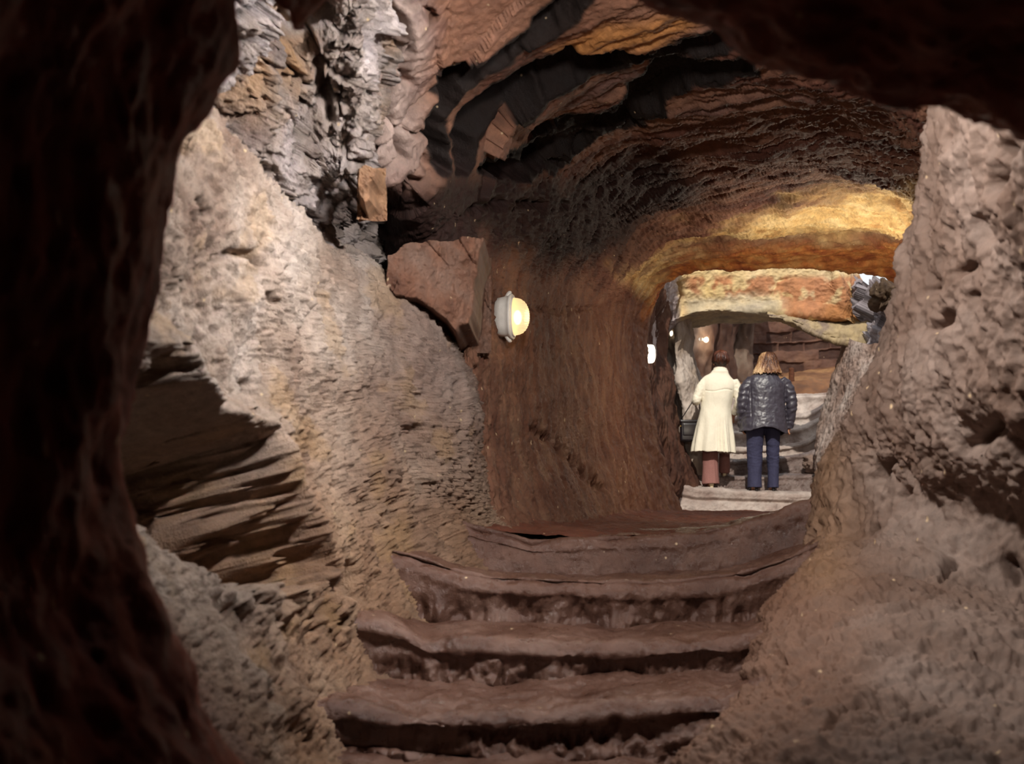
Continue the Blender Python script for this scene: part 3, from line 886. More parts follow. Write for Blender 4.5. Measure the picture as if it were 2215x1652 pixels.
def blockmask(q):
    z = (q[..., 2] - .10 * q[..., 0] + .05 * fbm(q, 2.4, 3)) / .19
    row = np.floor(z)
    x = q[..., 0] / .5 + .5 * (row % 2)
    return np.abs(z - row - .5), np.abs(x - np.floor(x) - .5), _r4[_hash(row.astype(np.int64), np.floor(x).astype(np.int64), row.astype(np.int64) * 3 + 1), 0]


def d_back(g, px, py, n):
    fz, fx, r = blockmask(g)
    up = sstep(2.75, 3.0, g[..., 2])
    joint = np.maximum(sstep(.38, .48, fz), sstep(.44, .49, fx))
    return .05 * fbm(g, 1.5, 3, seed=140) + .02 * fbm(g, 6, 3) + up * (-.05 * (r > .6) * (1 - joint) + .006 * r - .006 * joint)


def c_back(q, px, py, h):
    fz, fx, r = blockmask(q)
    c = blend(.5 + .6 * fbm(q, 2.4, 4, seed=141), *cols((72, 46, 37), (94, 66, 55), (110, 80, 64)))
    up = sstep(2.75, 3.0, q[..., 2])
    joint = np.maximum(sstep(.38, .48, fz), sstep(.44, .49, fx))
    blk = up * (1 - joint) * (r > .6)
    return mix(c, lin(52, 34, 29), (blk * .7)[..., None])


rock('wall_back', bw, 320, 260, d_back, c_back, M_far, toward=(3, 10, 2))
# brown bank at the foot of the back wall
bk = [[W(x, 17.4, 2.0), W(x, 17.6, 2.36), W(x, 18.0, 2.58 + .07 * (x - 4)), W(x, 18.8, 2.74 + .10 * (x - 4)), W(x, 19.8, 2.9 + .12 * (x - 4))] for x in (1.2, 2.4, 3.6, 4.8, 6.0, 7.4)]
rock('floor', bk, 240, 120, lambda g, px, py, n: .05 * fbm(g, 2, 4, seed=150), lambda q, px, py, h: blend(.5 + .6 * fbm(q, 2, 4, seed=151), *cols((92, 62, 44), (120, 84, 58), (140, 104, 70))), M_far, toward=(3, 15, 8))

# hanging rock arch over the people
lt = [  # columns left to right; each top -> front bottom -> underside back
    [P(1330, 480, 11.6), P(1345, 600, 11.6), P(1360, 700, 11.7), P(1372, 790, 11.8), P(1385, 880, 12.0), P(1380, 880, 13.0)],
    [P(1405, 480, 12.2), P(1412, 590, 12.2), P(1412, 660, 12.3), P(1410, 720, 12.4), P(1408, 790, 12.5), P(1400, 800, 13.2)],
    [P(1455, 480, 12.8), P(1458, 560, 12.8), P(1450, 625, 12.9), P(1436, 690, 13.0), P(1426, 742, 13.1), P(1420, 745, 13.9)],
    [P(1485, 480, 13.1), P(1490, 560, 13.1), P(1478, 620, 13.15), P(1464, 670, 13.2), P(1448, 706, 13.25), P(1462, 712, 14.2)],
    [P(1540, 470, 13.2), P(1545, 540, 13.2), P(1535, 600, 13.2), P(1525, 650, 13.2), P(1520, 681, 13.25), P(1526, 694, 14.4)],
    [P(1620, 470, 13.2), P(1625, 540, 13.2), P(1620, 600, 13.2), P(1615, 650, 13.2), P(1612, 681, 13.25), P(1620, 688, 14.5)],
    [P(1710, 470, 13.1), P(1715, 540, 13.1), P(1715, 600, 13.1), P(1712, 650, 13.1), P(1708, 684, 13.15), P(1712, 692, 14.4)],
    [P(1780, 480, 13.0), P(1785, 545, 13.0), P(1790, 610, 13.0), P(1790, 655, 13.0), P(1785, 692, 13.05), P(1785, 705, 14.0)],
    [P(1798, 480, 13.2), P(1806, 560, 13.0), P(1828, 630, 12.95), P(1838, 670, 12.95), P(1845, 703, 13.0), P(1835, 725, 13.8)],
    [P(1850, 480, 14.2), P(1850, 560, 14.0), P(1866, 630, 13.8), P(1875, 680, 13.7), P(1885, 712, 13.7), P(1880, 750, 14.2)],
]


def d_arch(g, px, py, n):
    h = .06 * fbm(g, 1.2, 3, seed=160) + .018 * fbm(g * np.array([.6, 1, 1.2]), 4, 4, seed=161) + .012 * ridged(g, 10, 3, seed=162)
    for ln, w, dp in (([(1472, 612), (1480, 640), (1470, 665), (1460, 690)], 3, .10), ([(1455, 680), (1440, 710)], 3, .08), ([(1670, 640), (1680, 610), (1720, 600)], 3, .02),
                      ([(1730, 690), (1790, 700), (1840, 706)], 3, .10)):
        h -= dp * crack(px, py, ln, w)
    return h


def c_arch(q, px, py, h):
    n1 = fbm(q, 1.6, 4, seed=165)
    n2 = fbm(q, 4, 4, seed=166)
    c = blend(.5 + .6 * n1, *cols((200, 172, 116), (206, 180, 134), (190, 170, 140)))
    red = sstep(-.2, .22, n2 + .35 * sstep(1660, 1740, px) - .3 * sstep(640, 660, py) * sstep(1700, 1640, px))
    red *= sstep(590, 606, py) * sstep(1470, 1500, px)
    c = mix(c, lin(164, 104, 70), (red * .85)[..., None])
    grey = sstep(632, 655, py + 18 * n2) * sstep(1720, 1660, px) * sstep(1470, 1500, px)
    c = mix(c, blend(.5 + .5 * n2, *cols((150, 140, 126), (196, 180, 146))), (grey * .9)[..., None])
    jamb = sstep(1480, 1462, px + 8 * n2)
    c = mix(c, blend(.5 + .6 * n2, *cols((132, 118, 116), (176, 164, 164))), jamb[..., None])
    return mix(c, lin(150, 100, 48), (sstep(1760, 1800, px) * sstep(640, 680, py) * .6)[..., None])


rock('rock_arch', lt, 480, 320, d_arch, c_arch, M_far, toward=(2.6, 8, 1.2), label='ochre and rust banded rock arch spanning above the two people', cat='rock arch', kind='thing')
# lower lip that slants down to the right under the arch
lip = [[P(x, y0, 13.1), P(x, y0 + 6, 12.98), P(x + 3, y1 - 4, 12.94), P(x + 4, y1, 13.0), P(x + 4, y1 - 2, 13.9)] for x, y0, y1 in
       ((1660, 676, 686), (1690, 681, 691), (1720, 686, 702), (1760, 694, 722), (1800, 700, 736), (1840, 700, 745), (1880, 700, 760))]
rock('rock_ledge', lip, 240, 90, lambda g, px, py, n: .03 * fbm(g, 2.5, 4, seed=170) + .02 * ridged(g * np.array([.5, 1, 1.5]), 8, 4, seed=172), lambda q, px, py, h: blend(.5 + .7 * fbm(q, 5, 4, seed=171), *cols((126, 110, 98), (160, 142, 112), (172, 152, 116))), M_far,
     toward=(2.6, 8, 1.2), label='thin slanting buff rock ledge under right end of the arch', cat='rock ledge', kind='thing')

# right jamb of the chamber and the grey jagged rock above it
rj = [  # columns left (edge) -> right, each top -> bottom
    [P(1850, 760, 14.6), P(1845, 785, 14.6), P(1830, 830, 14.6), P(1800, 930, 14.6), P(1790, 1060, 14.4), P(1790, 1150, 14.3)],
    [P(1822, 718, 13.4), P(1816, 765, 13.4), P(1800, 830, 13.4), P(1772, 930, 13.4), P(1768, 1060, 13.3), P(1770, 1150, 13.2)],
    [P(1832, 728, 13.0), P(1824, 775, 13.0), P(1815, 830, 12.9), P(1790, 930, 12.9), P(1775, 1060, 12.8), P(1778, 1150, 12.7)],
    [P(1875, 745, 12.4), P(1866, 785, 12.3), P(1852, 830, 12.2), P(1825, 930, 12.1), P(1800, 1060, 12.0), P(1800, 1150, 11.9)],
    [P(1930, 735, 11.6), P(1912, 785, 11.5), P(1900, 830, 11.4), P(1870, 930, 11.3), P(1835, 1060, 11.2), P(1830, 1150, 11.2)],
    [P(2000, 700, 10.6), P(1985, 770, 10.6), P(1970, 830, 10.5), P(1940, 930, 10.4), P(1900, 1060, 10.3), P(1890, 1150, 10.3)],
]
rock('wall_far_right', rj, 300, 300, lambda g, px, py, n: .5 * d_far(g, px, py, n) + .012 * fbm(g, 14, 4), lambda q, px, py, h: blend(.5 + .6 * fbm(q, 2.4, 4, seed=181), *cols((132, 106, 92), (156, 136, 126), (172, 158, 150))), M_far, toward=(2, 9, 1.5))
jg = [
    [P(1795, 570, 13.9), P(1806, 600, 13.8), P(1832, 640, 13.6), P(1842, 700, 13.4), P(1850, 790, 13.2)],
    [P(1830, 590, 13.7), P(1840, 612, 13.5), P(1858, 650, 13.3), P(1866, 705, 13.0), P(1874, 800, 12.8)],
    [P(1852, 603, 13.5), P(1864, 622, 13.3), P(1876, 655, 13.1), P(1880, 715, 12.8), P(1885, 810, 12.6)],
    [P(1874, 613, 13.3), P(1884, 632, 13.1), P(1898, 662, 12.8), P(1898, 715, 12.5), P(1900, 815, 12.3)],
    [P(1900, 610, 13.0), P(1908, 630, 12.8), P(1918, 665, 12.5), P(1915, 720, 12.2), P(1915, 815, 12.0)],
    [P(1950, 590, 12.6), P(1950, 625, 12.4), P(1960, 665, 12.0), P(1955, 720, 11.8), P(1950, 815, 11.6)],
]


def d_jag(g, px, py, n):
    f1, f2, fac, rnd = voro(g, 3.0, 5.5)
    a1, a2, afac, arnd = voro(g, 7.5, 2.5)
    return .20 * fac + .07 * afac + .02 * fbm(g, 12, 3)


rock('jagged_rock', jg, 220, 180, d_jag, lambda q, px, py, h: blend(.5 + .7 * fbm(q, 5, 4, seed=191), *cols((112, 102, 104), (142, 134, 138), (160, 152, 156))), M_far, toward=(2.2, 9, 1.8),
     label='jagged grey broken rock below the gap of white sky', cat='rock', kind='thing')


def boulder(name, ctr, size, seed, colr, mat, label, cat, facet=.25, rotz=0, freq=1.6):
    bm = bmesh.new()
    bmesh.ops.create_icosphere(bm, subdivisions=5, radius=1.0)
    v = np.array([x.co for x in bm.verts])
    f = np.array([[l.index for l in x.verts] for x in bm.faces])
    bm.free()
    f1, f2, fac, rnd = voro(v, freq, seed)
    r = 1 + facet * fac + .12 * fbm(v, 2.2, 4, seed=seed) + .04 * fbm(v, 7, 3, seed=seed)
    w = v * r[:, None] * np.array(size)
    c = blend(.5 + .6 * fbm(v, 2.5, 4, seed=seed + 3), *colr)
    o = mesh_np(name, w, f, mat, col=c, loc=tuple(ctr))
    o.rotation_euler = (0, 0, rotz)
    return tag(o, label, cat)


boulder('boulder', P(1768, 1003, 13.75), (.17, .16, .12), 3.1, cols((112, 92, 82), (146, 126, 116)), M_far, 'rounded grey boulder resting on a step against the far right wall', 'rock')
boulder('boulder', P(1915, 640, 11.9), (.14, .2, .16), 5.1, cols((62, 46, 36), (92, 74, 56)), M_far, 'dark brown angular rock beside the gap of white sky', 'rock', .4)


# flat-faced blocks wedged under the roof
def slab(name, poly, d0, tilt, thick, seed, colr, label, mat=None):
    """outline seen from the tunnel, face plane at depth d0 + tilt*(px-cx)/100, extruded back by thick"""
    pl = np.array(poly, float)
    cx, cy = pl.mean(0)
    n = 140
    xs = np.linspace(pl[:, 0].min() - 8, pl[:, 0].max() + 8, n)
    ys = np.linspace(pl[:, 1].min() - 8, pl[:, 1].max() + 8, n)
    X, Y = np.meshgrid(xs, ys)
    D = d0 + tilt * (X - cx) / 100
    g = np.stack([(X - CX) / F_PX * D, D, EYE + (HY - Y) / F_PX * D], -1)
    wob = 7 * fbm(g, 9, 3, seed=seed)
    d = seg_dist(X + wob, Y + wob, poly, True)
    sd = np.where(inside(X + wob, Y + wob, poly), d, -d)
    back = sstep(5, -9, sd)
    f1, f2, fac, rnd = voro(g, 6, seed)
    h = .018 * fac + .022 * fbm(g, 7, 5, gain=.6, seed=seed) + .006 * ridged(g, 25, 3, seed=seed) - back * thick
    g = g + np.stack([0 * h, -h, 0 * h], -1) + np.stack([0 * h, 0 * h, 0 * h], -1)
    c = blend(.5 + .6 * fbm(g, 6, 4, seed=seed + 4), *colr)
    # a back layer closes the block
    gb = g.copy()
    gb[..., 1] = np.maximum(g[..., 1], d0 + thick * .98)
    v = np.concatenate([g.reshape(-1, 3), gb.reshape(-1, 3)])
    fa = grid_faces(n, n)
    o = mesh_np(name, v, np.concatenate([fa[:, ::-1], fa + n * n]), mat or M_tunnel, col=np.concatenate([c.reshape(-1, 3)] * 2))
    return tag(o, label, 'rock')


slab('rock_block', [(838, 552), (880, 525), (950, 512), (1050, 510), (1040, 560), (1026, 640), (1015, 700), (985, 722), (960, 690), (900, 650), (850, 640), (832, 615)], 4.42, .12, .5, 210,
     cols((78, 48, 36), (108, 76, 60), (116, 92, 80)), 'flat-faced reddish brown rock block left of the large lamp, below the dark roof')
slab('rock_block', [(768, 362), (785, 348), (818, 362), (812, 392), (800, 400), (806, 436), (790, 445), (775, 420)], 3.80, .1, .14, 217,
     cols((104, 74, 54), (136, 104, 78)), 'small tan angular rock block jutting beside the dark crevice, upper left')

# ------------------------------------------------------------------ people
def tube(pts, rad, n=20, per=6):
    """closed tapering tube along pts; rad is a list of r or (rx, ry) with rx along world X as far as possible"""
    pts = np.array(pts, float)
    rad = np.array([(r, r) if np.isscalar(r) else r for r in rad], float)
    k = len(pts)
    c = spline(pts, [per] * (k - 1))
    r = np.maximum(spline(rad, [per] * (k - 1)), .002)
    t = np.gradient(c, axis=0)
    t /= np.linalg.norm(t, axis=1)[:, None]
    ref = np.array([1., 0, 0]) if abs(t[:, 0]).mean() < .8 else np.array([0, 1., 0])
    u = ref - (t @ ref)[:, None] * t
    u /= np.linalg.norm(u, axis=1)[:, None]
    v = np.cross(t, u)
    a = np.linspace(0, 2 * np.pi, n, endpoint=False)
    g = c[:, None] + (np.cos(a)[None, :, None] * r[:, :1, None]) * u[:, None] + (np.sin(a)[None, :, None] * r[:, 1:, None]) * v[:, None]
    m = len(c)
    verts = np.concatenate([g.reshape(-1, 3), c[:1] - t[:1] * r[0].mean() * .35, c[-1:] + t[-1:] * r[-1].mean() * .35])
    f = [tuple(x) for x in grid_faces(m, n, True)]
    for i in range(n):
        j = (i + 1) % n
        f.append((m * n, j, i))
        f.append((m * n + 1, (m - 1) * n + i, (m - 1) * n + j))
    return verts, f


def ball(c, r, n=20, m=14):
    r = np.array([r, r, r] if np.isscalar(r) else r, float)
    th = np.linspace(0, np.pi, m + 2)[1:-1]
    a = np.linspace(0, 2 * np.pi, n, endpoint=False)
    g = np.stack([np.sin(th)[:, None] * np.cos(a), np.sin(th)[:, None] * np.sin(a), np.cos(th)[:, None] + 0 * a], -1)
    v = np.concatenate([g.reshape(-1, 3), [[0, 0, 1]], [[0, 0, -1]]]) * r + np.array(c)
    f = [tuple(x) for x in grid_faces(m, n, True)]
    for i in range(n):
        j = (i + 1) % n
        f.append((m * n, j, i))
        f.append((m * n + 1, (m - 1) * n + i, (m - 1) * n + j))
    return v, f


def join(parts):
    V, Fc, o = [], [], 0
    for v, f in parts:
        V.append(np.asarray(v))
        Fc += [tuple(int(i) + o for i in q) for q in f]
        o += len(v)
    return np.concatenate(V), Fc


def mesh_py(name, v, f, mat, parent=None, smooth=True, col=None):
    me = bpy.data.meshes.new(name)
    me.from_pydata([tuple(x) for x in v], [], f)
    me.validate()
    if smooth:
        me.polygons.foreach_set('use_smooth', np.ones(len(me.polygons), bool))
    if col is not None:
        at = me.color_attributes.new('Col', 'FLOAT_COLOR', 'POINT')
        c4 = np.ones((len(v), 4))
        c4[:, :3] = np.clip(col, 0, 1)
        at.data.foreach_set('color', c4.ravel())
    o = bpy.data.objects.new(name, me)
    COL.objects.link(o)
    if mat:
        me.materials.append(mat)
    if parent:
        o.parent = parent
    return o


def fuse(parts, voxel=.007, smooth=4):
    """one continuous surface from overlapping volumes -> verts, quads, normals"""
    v, f = join(parts)
    o = mesh_py('fuse', v, f, None)
    m = o.modifiers.new('r', 'REMESH')
    m.mode = 'VOXEL'
    m.voxel_size = voxel
    s = o.modifiers.new('s', 'SMOOTH')
    s.factor = .5
    s.iterations = smooth
    dg = bpy.context.evaluated_depsgraph_get()
    me = bpy.data.meshes.new_from_object(o.evaluated_get(dg))
    n = len(me.vertices)
    V = np.zeros(n * 3)
    me.vertices.foreach_get('co', V)
    V = V.reshape(-1, 3)
    N = np.zeros(n * 3)
    me.vertices.foreach_get('normal', N)
    N = N.reshape(-1, 3)
    Q = [tuple(p.vertices) for p in me.polygons]
    old = o.data
    bpy.data.objects.remove(o)
    bpy.data.meshes.remove(old)
    bpy.data.meshes.remove(me)
    return V, Q, N


def open_hem(V, Q, N, zlim, lim=-.55):
    """drop the downward-facing closing faces so that a skirt or hem is open below"""
    return [q for q in Q if not (np.mean(V[list(q), 2]) < zlim and np.mean(N[list(q), 2]) < lim)]


def cloth(name, V, Q, mat, parent, thick=.006):
    o = mesh_py(name, V, Q, mat, parent)
    if thick:
        s = o.modifiers.new('thickness', 'SOLIDIFY')
        s.thickness = thick
        s.offset = -1
    return o


def hand(wrist, fwd, side, curl=.5):
    """palm, five fingers of different lengths and a thumb leaving the side of the palm"""
    w, f, s = [np.array(x, float) for x in (wrist, fwd, side)]
    f /= np.linalg.norm(f)
    s -= f * (s @ f)
    s /= np.linalg.norm(s)
    dn = np.cross(f, s)
    out = [tube([w - f * .03, w + f * .03, w + f * .085], [(.022, .022), (.030, .018), (.036, .014)], 14, 4)]
    for k, (off, ln) in enumerate(((-.034, .062), (-.011, .074), (.012, .079), (.035, .070))):
        b = w + f * .075 + s * off
        p1 = b + f * ln * .42 + dn * ln * .12 * curl
        p2 = p1 + f * ln * .26 + dn * ln * .30 * curl
        p3 = p2 + f * ln * .12 + dn * ln * .34 * curl
        out.append(tube([b, p1, p2, p3], [.0092, .0088, .0080, .0065], 10, 3))
    b = w + f * .022 + s * .030
    out.append(tube([b, b + s * .026 + f * .026 + dn * .006, b + s * .034 + f * .056 + dn * .012], [.012, .010, .0075], 10, 3))
    return out


def head_parts(c, tilt=0.0):
    """skull, jaw, nose, brow, lips, ears; face looks along +Y and down by tilt"""
    c = np.array(c, float)
    ct, st_ = math.cos(tilt), math.sin(tilt)

    def T(x, y, z):
        return c + np.array([x, y * ct + z * st_, -y * st_ + z * ct])
    out = [ball(T(0, -.012, .022), (.074, .092, .092)), ball(T(0, .030, -.045), (.055, .058, .060)),
           tube([T(0, .082, .010), T(0, .098, -.014), T(0, .104, -.030)], [.009, .011, .012], 10, 3),
           tube([T(-.045, .068, .026), T(0, .080, .028), T(.045, .068, .026)], [.010, .011, .010], 10, 3),
           tube([T(-.022, .082, -.058), T(0, .090, -.057), T(.022, .082, -.058)], [.006, .008, .006], 8, 3), ball(T(0, .070, -.088), (.024, .022, .018))]
    for s in (-1, 1):
        out.append(ball(T(s * .078, -.008, -.012), (.010, .020, .032)))
    eyes = [T(s * .031, .070, .004) for s in (-1, 1)]
    return out, eyes


M_skin = plain_mat('skin', (205, 150, 120), .55, .4, var=.08)
M_eye = plain_mat('eye', (225, 220, 210), .2, .5)
M_coat = plain_mat('cream_gabardine', (232, 224, 204), .85, .2, var=.03, scale=60)
M_jacket = plain_mat('black_padded_nylon', (62, 58, 68), .40, .55, var=.15, scale=25)
M_mauve = plain_mat('mauve_brown_wool', (142, 100, 94), .85, .2, var=.08, scale=80)
M_navy = plain_mat('navy_cotton', (56, 56, 80), .85, .25, var=.1, scale=80)
M_brown_shoe = plain_mat('brown_leather', (126, 62, 36), .35, .5, var=.2)
M_pale_heel = plain_mat('pale_heel', (222, 205, 170), .4, .5)
M_black_shoe = plain_mat('black_leather', (34, 30, 32), .3, .55, var=.2)
M_bag = plain_mat('black_bag_leather', (26, 22, 26), .28, .6, var=.15)
M_brass = plain_mat('brass', (190, 160, 90), .3, .5, metal=1.0)


def hair_mat():
    m, nt, b = nodes_of('hair')
    at = nt.nodes.new('ShaderNodeAttribute')
    at.attribute_name = 'Col'
    nt.links.new(at.outputs['Color'], b.inputs['Base Color'])
    b.inputs['Roughness'].default_value = .45
    b.inputs['Specular IOR Level'].default_value = .45
    return m


M_hair = hair_mat()


def shoe(parent, x, y, z, yaw, mat, heel_mat, heel_h, label=None):
    c, s = math.cos(yaw), math.sin(yaw)

    def T(a, b, h):
        return np.array([x + c * a + s * b, y - s * a + c * b, z + h])
    up = heel_h
    V, Q, N = fuse([tube([T(0, -.05, up + .045), T(0, -.03, up + .04), T(0, .04, up * .7 + .035), T(0, .12, .03), T(0, .19, .022)], [(.026, .026), (.034, .036), (.036, .034), (.044, .024), (.030, .016)], 18, 5),
                    ball(T(0, -.02, up + .06), (.035, .042, .035))], .005, 3)
    o = mesh_py('shoe', V, Q, mat, parent)
    h = mesh_py('heel', *tube([T(0, -.045, up + .02), T(0, -.045, .5 * up), T(0, -.045, .004)], [(.027, .024), (.022, .020), (.022, .021)], 14, 3), heel_mat, o)
    if label:
        h['label'] = label
    return o


# --- woman in the cream coat
A0 = P(1420 + 575 / 4.347, 1055, 13.1)
pa = thing('person', tuple(A0), 'person in long cream coat and mauve trousers, short red-brown hair, climbing a step', 'person', 'people on the far steps')
hp, eyes = head_parts((.038, .035, 1.505), .30)
bodyA = [tube([(0, 0, .78), (-.01, .0, .95), (0, 0, 1.10), (.015, 0, 1.24), (.03, 0, 1.33)], [(.15, .11), (.13, .095), (.14, .10), (.165, .095), (.10, .07)], 24),
         tube([(.03, 0, 1.30), (.034, .01, 1.39), (.037, .02, 1.46)], [.055, .048, .050], 16)] + hp
bodyA += [tube([(-.14, 0, 1.28), (-.20, -.02, 1.17), (-.255, -.03, 1.05), (-.24, .08, 1.06), (-.21, .20, 1.09)], [.05, .042, .036, .033, .024], 14),
          tube([(.19, 0, 1.27), (.235, -.02, 1.16), (.25, -.03, 1.05), (.235, .06, .95), (.215, .13, .88)], [.05, .042, .036, .033, .024], 14)]
bodyA += hand((-.21, .20, 1.09), (.3, 1, .1), (1, -.3, 0), .9) + hand((.215, .13, .88), (-.2, .55, -.8), (-1, 0, .2), .7)
bodyA += [tube([(-.06, 0, .82), (-.078, .02, .62), (-.082, .04, .45), (-.082, .01, .25), (-.082, -.01, .06)], [.082, .070, .052, .046, .034], 16),
          tube([(.06, .02, .82), (.10, .20, .70), (.135, .34, .60), (.15, .38, .40), (.158, .40, .20)], [.082, .072, .055, .046, .034], 16),
          tube([(-.082, -.03, .05), (-.082, .06, .03), (-.082, .15, .02)], [.030, .030, .020], 12), tube([(.158, .37, .20), (.158, .46, .175), (.158, .55, .165)], [.030, .030, .020], 12)]
V, Q, N = fuse(bodyA, .005, 3)
mesh_py('body', V, Q, M_skin, pa)
for e in eyes:
    mesh_py('eye', *ball(e, .012, 12, 8), M_eye, pa)
# coat
coat = [tube([(-.047, 0, .425), (-.04, 0, .60), (-.03, 0, .80), (-.02, 0, .96), (-.004, 0, 1.10), (.01, 0, 1.21), (.02, 0, 1.29), (.028, .0, 1.345), (.031, .005, 1.385), (.034, .01, 1.425)],
             [(.262, .20), (.238, .18), (.205, .155), (.180, .135), (.190, .135), (.208, .128), (.195, .108), (.125, .088), (.088, .078), (.078, .074)], 40),
        tube([(-.13, 0, 1.275), (-.19, -.01, 1.20), (-.235, -.025, 1.10), (-.262, -.03, 1.035), (-.25, .07, 1.045), (-.215, .18, 1.085)], [.062, .062, .056, .052, .048, .042], 20),
        tube([(.18, 0, 1.265), (.225, -.01, 1.19), (.25, -.025, 1.09), (.252, -.025, 1.02), (.24, .05, .95), (.222, .11, .895)], [.062, .062, .056, .052, .048, .042], 20)]
V, Q, N = fuse(coat, .0065, 5)
Q = open_hem(V, Q, N, .47)
th = np.arctan2(V[:, 1], V[:, 0] + .03)
skirt = sstep(.92, .50, V[:, 2])
d = .013 * skirt * np.sin(th * 9 + 2.2 * np.sin(th * 2)) + .012 * skirt * np.exp(-((th + 1.25) / .35) ** 2) * np.sin(th * 30)
d += .0045 * fbm(V * np.array([1, 1, .5]), 9, 4, seed=300) + .007 * fbm(V, 16, 3, seed=301) * sstep(.17, .22, np.abs(V[:, 0])) * sstep(.95, 1.0, V[:, 2])
d -= .008 * np.exp(-((V[:, 2] - 1.155 - .012 * np.sin(V[:, 0] * 20)) / .006) ** 2) * (V[:, 1] < 0) * (np.abs(V[:, 0] - .0) < .16)
d += .009 * np.exp(-((V[:, 2] - 1.385) / .018) ** 2)
cloth('coat', V + N * d[:, None], Q, M_coat, pa)
# trousers
tr = [tube([(-.055, 0, .80), (-.075, .01, .62), (-.085, .015, .42), (-.086, -.0, .22), (-.084, -.012, .045)], [(.10, .10), (.092, .088), (.092, .082), (.096, .088), (.104, .10)], 24),
      tube([(.06, .02, .80), (.10, .20, .69), (.135, .33, .59), (.155, .375, .40), (.160, .395, .195)], [(.10, .10), (.09, .088), (.075, .08), (.064, .075), (.066, .085)], 24), ball((0, 0, .82), (.15, .11, .10))]
V, Q, N = fuse(tr, .006, 4)
Q = open_hem(V, Q, N, .06)
d = .004 * fbm(V * np.array([1, 1, .4]), 14, 3, seed=305) + .006 * np.exp(-((np.arctan2(V[:, 1], V[:, 0] + .085) + 1.2) / .10) ** 2) * (V[:, 0] < .02)
cloth('trousers', V + N * d[:, None], Q, M_mauve, pa, .005)
shoe(pa, -.085, -.005, 0, -.1, M_brown_shoe, M_pale_heel, .035, 'pale heel of the brown left shoe')
shoe(pa, .160, .415, .138, .15, M_brown_shoe, M_pale_heel, .05, 'pale heel of the brown right shoe')
# short set hair
v, f = ball((.038, .012, 1.535), (.104, .118, .108), 160, 110)
c0 = np.array((.038, .012, 1.535))
u = v - c0
th = np.arctan2(u[:, 0], -u[:, 1])
nap = sstep(-.02, -.10, u[:, 2])
u[:, 0] *= 1 - .32 * nap
u[:, 1] *= 1 - .22 * nap
nn = u / np.linalg.norm(u, axis=1)[:, None]
strand = np.sin(th * 34 + 3 * noise(v * 22)) * .0022 + .007 * fbm(v * np.array([1, 1, .5]), 20, 3, seed=310)
u = u + nn * strand[:, None]
u[:, 1] = np.where(u[:, 1] > .06, .06 + (u[:, 1] - .06) * .35, u[:, 1])
ch = blend(.5 + .55 * fbm(v * np.array([1, 1, .3]), 26, 3, seed=311) + .25 * nn[:, 2], *cols((34, 16, 11), (60, 30, 20), (98, 52, 32)))
mesh_py('hair', u + c0, f, M_hair, pa, col=ch)

# --- person in the black jacket
B0 = P(1420 + 1010 / 4.347, 1061, 12.95)
pb = thing('person', tuple(B0), 'person in black padded jacket and navy trousers with shoulder-length fair hair, seen from behind', 'person', 'people on the far steps')
hp, eyes = head_parts((.050, .03, 1.505), .28)
bodyB = [tube([(0, 0, .80), (0, 0, .97), (.01, 0, 1.12), (.025, 0, 1.26), (.04, 0, 1.35)], [(.165, .12), (.15, .105), (.155, .11), (.175, .10), (.10, .07)], 24),
         tube([(.04, 0, 1.31), (.046, .01, 1.40), (.05, .02, 1.46)], [.055, .050, .050], 16)] + hp
bodyB += [tube([(-.14, 0, 1.30), (-.215, -.01, 1.16), (-.245, -.01, 1.02), (-.245, .05, .90), (-.235, .10, .80)], [.052, .044, .038, .034, .025], 14),
          tube([(.21, 0, 1.30), (.285, -.01, 1.16), (.31, -.01, 1.02), (.308, .03, .90), (.300, .05, .80)], [.052, .044, .038, .034, .025], 14)]
bodyB += hand((-.235, .10, .80), (.1, .25, -1), (0, 1, .2), .6) + hand((.300, .05, .80), (-.05, .15, -1), (0, 1, .15), .5)
bodyB += [tube([(-.09, 0, .82), (-.10, .01, .62), (-.105, .02, .45), (-.107, .0, .25), (-.107, -.01, .06)], [.088, .074, .056, .048, .034], 16),
          tube([(.09, .02, .82), (.105, .03, .62), (.115, .05, .45), (.118, .05, .25), (.118, .05, .06)], [.088, .074, .056, .048, .034], 16),
          tube([(-.107, -.03, .05), (-.107, .06, .03), (-.107, .15, .02)], [.030, .030, .020], 12), tube([(.118, .03, .05), (.118, .12, .03), (.118, .20, .02)], [.030, .030, .020], 12)]
V, Q, N = fuse(bodyB, .005, 3)
mesh_py('body', V, Q, M_skin, pb)
for e in eyes:
    mesh_py('eye', *ball(e, .012, 12, 8), M_eye, pb)
jk = [tube([(-.005, 0, .69), (0, 0, .80), (.005, 0, .95), (.01, 0, 1.08), (.02, 0, 1.20), (.03, 0, 1.29), (.04, 0, 1.35), (.045, .005, 1.40)],
           [(.285, .21), (.270, .195), (.248, .175), (.238, .16), (.238, .15), (.222, .128), (.14, .10), (.085, .08)], 40),
      tube([(-.13, 0, 1.295), (-.205, -.005, 1.22), (-.245, -.012, 1.10), (-.258, -.01, .99), (-.255, .03, .88), (-.243, .085, .76)], [.070, .072, .066, .062, .056, .047], 22),
      tube([(.20, 0, 1.295), (.275, -.005, 1.21), (.315, -.012, 1.09), (.325, -.01, .98), (.320, .02, .88), (.306, .05, .745)], [.070, .072, .066, .062, .056, .047], 22)]
V, Q, N = fuse(jk, .0065, 4)
Q = open_hem(V, Q, N, .73)
ax = np.abs(V[:, 0] - .03)
sleeve = sstep(.20, .235, ax)
d = sleeve * .0035 * np.sin(V[:, 2] * 2 * np.pi / .07 + 4.0 * noise(V * 9)) + .0032 * ridged(V * np.array([1, 1, .6]), 7, 3, seed=320) * (1 - .5 * sleeve) + .004 * fbm(V, 18, 3, seed=321)
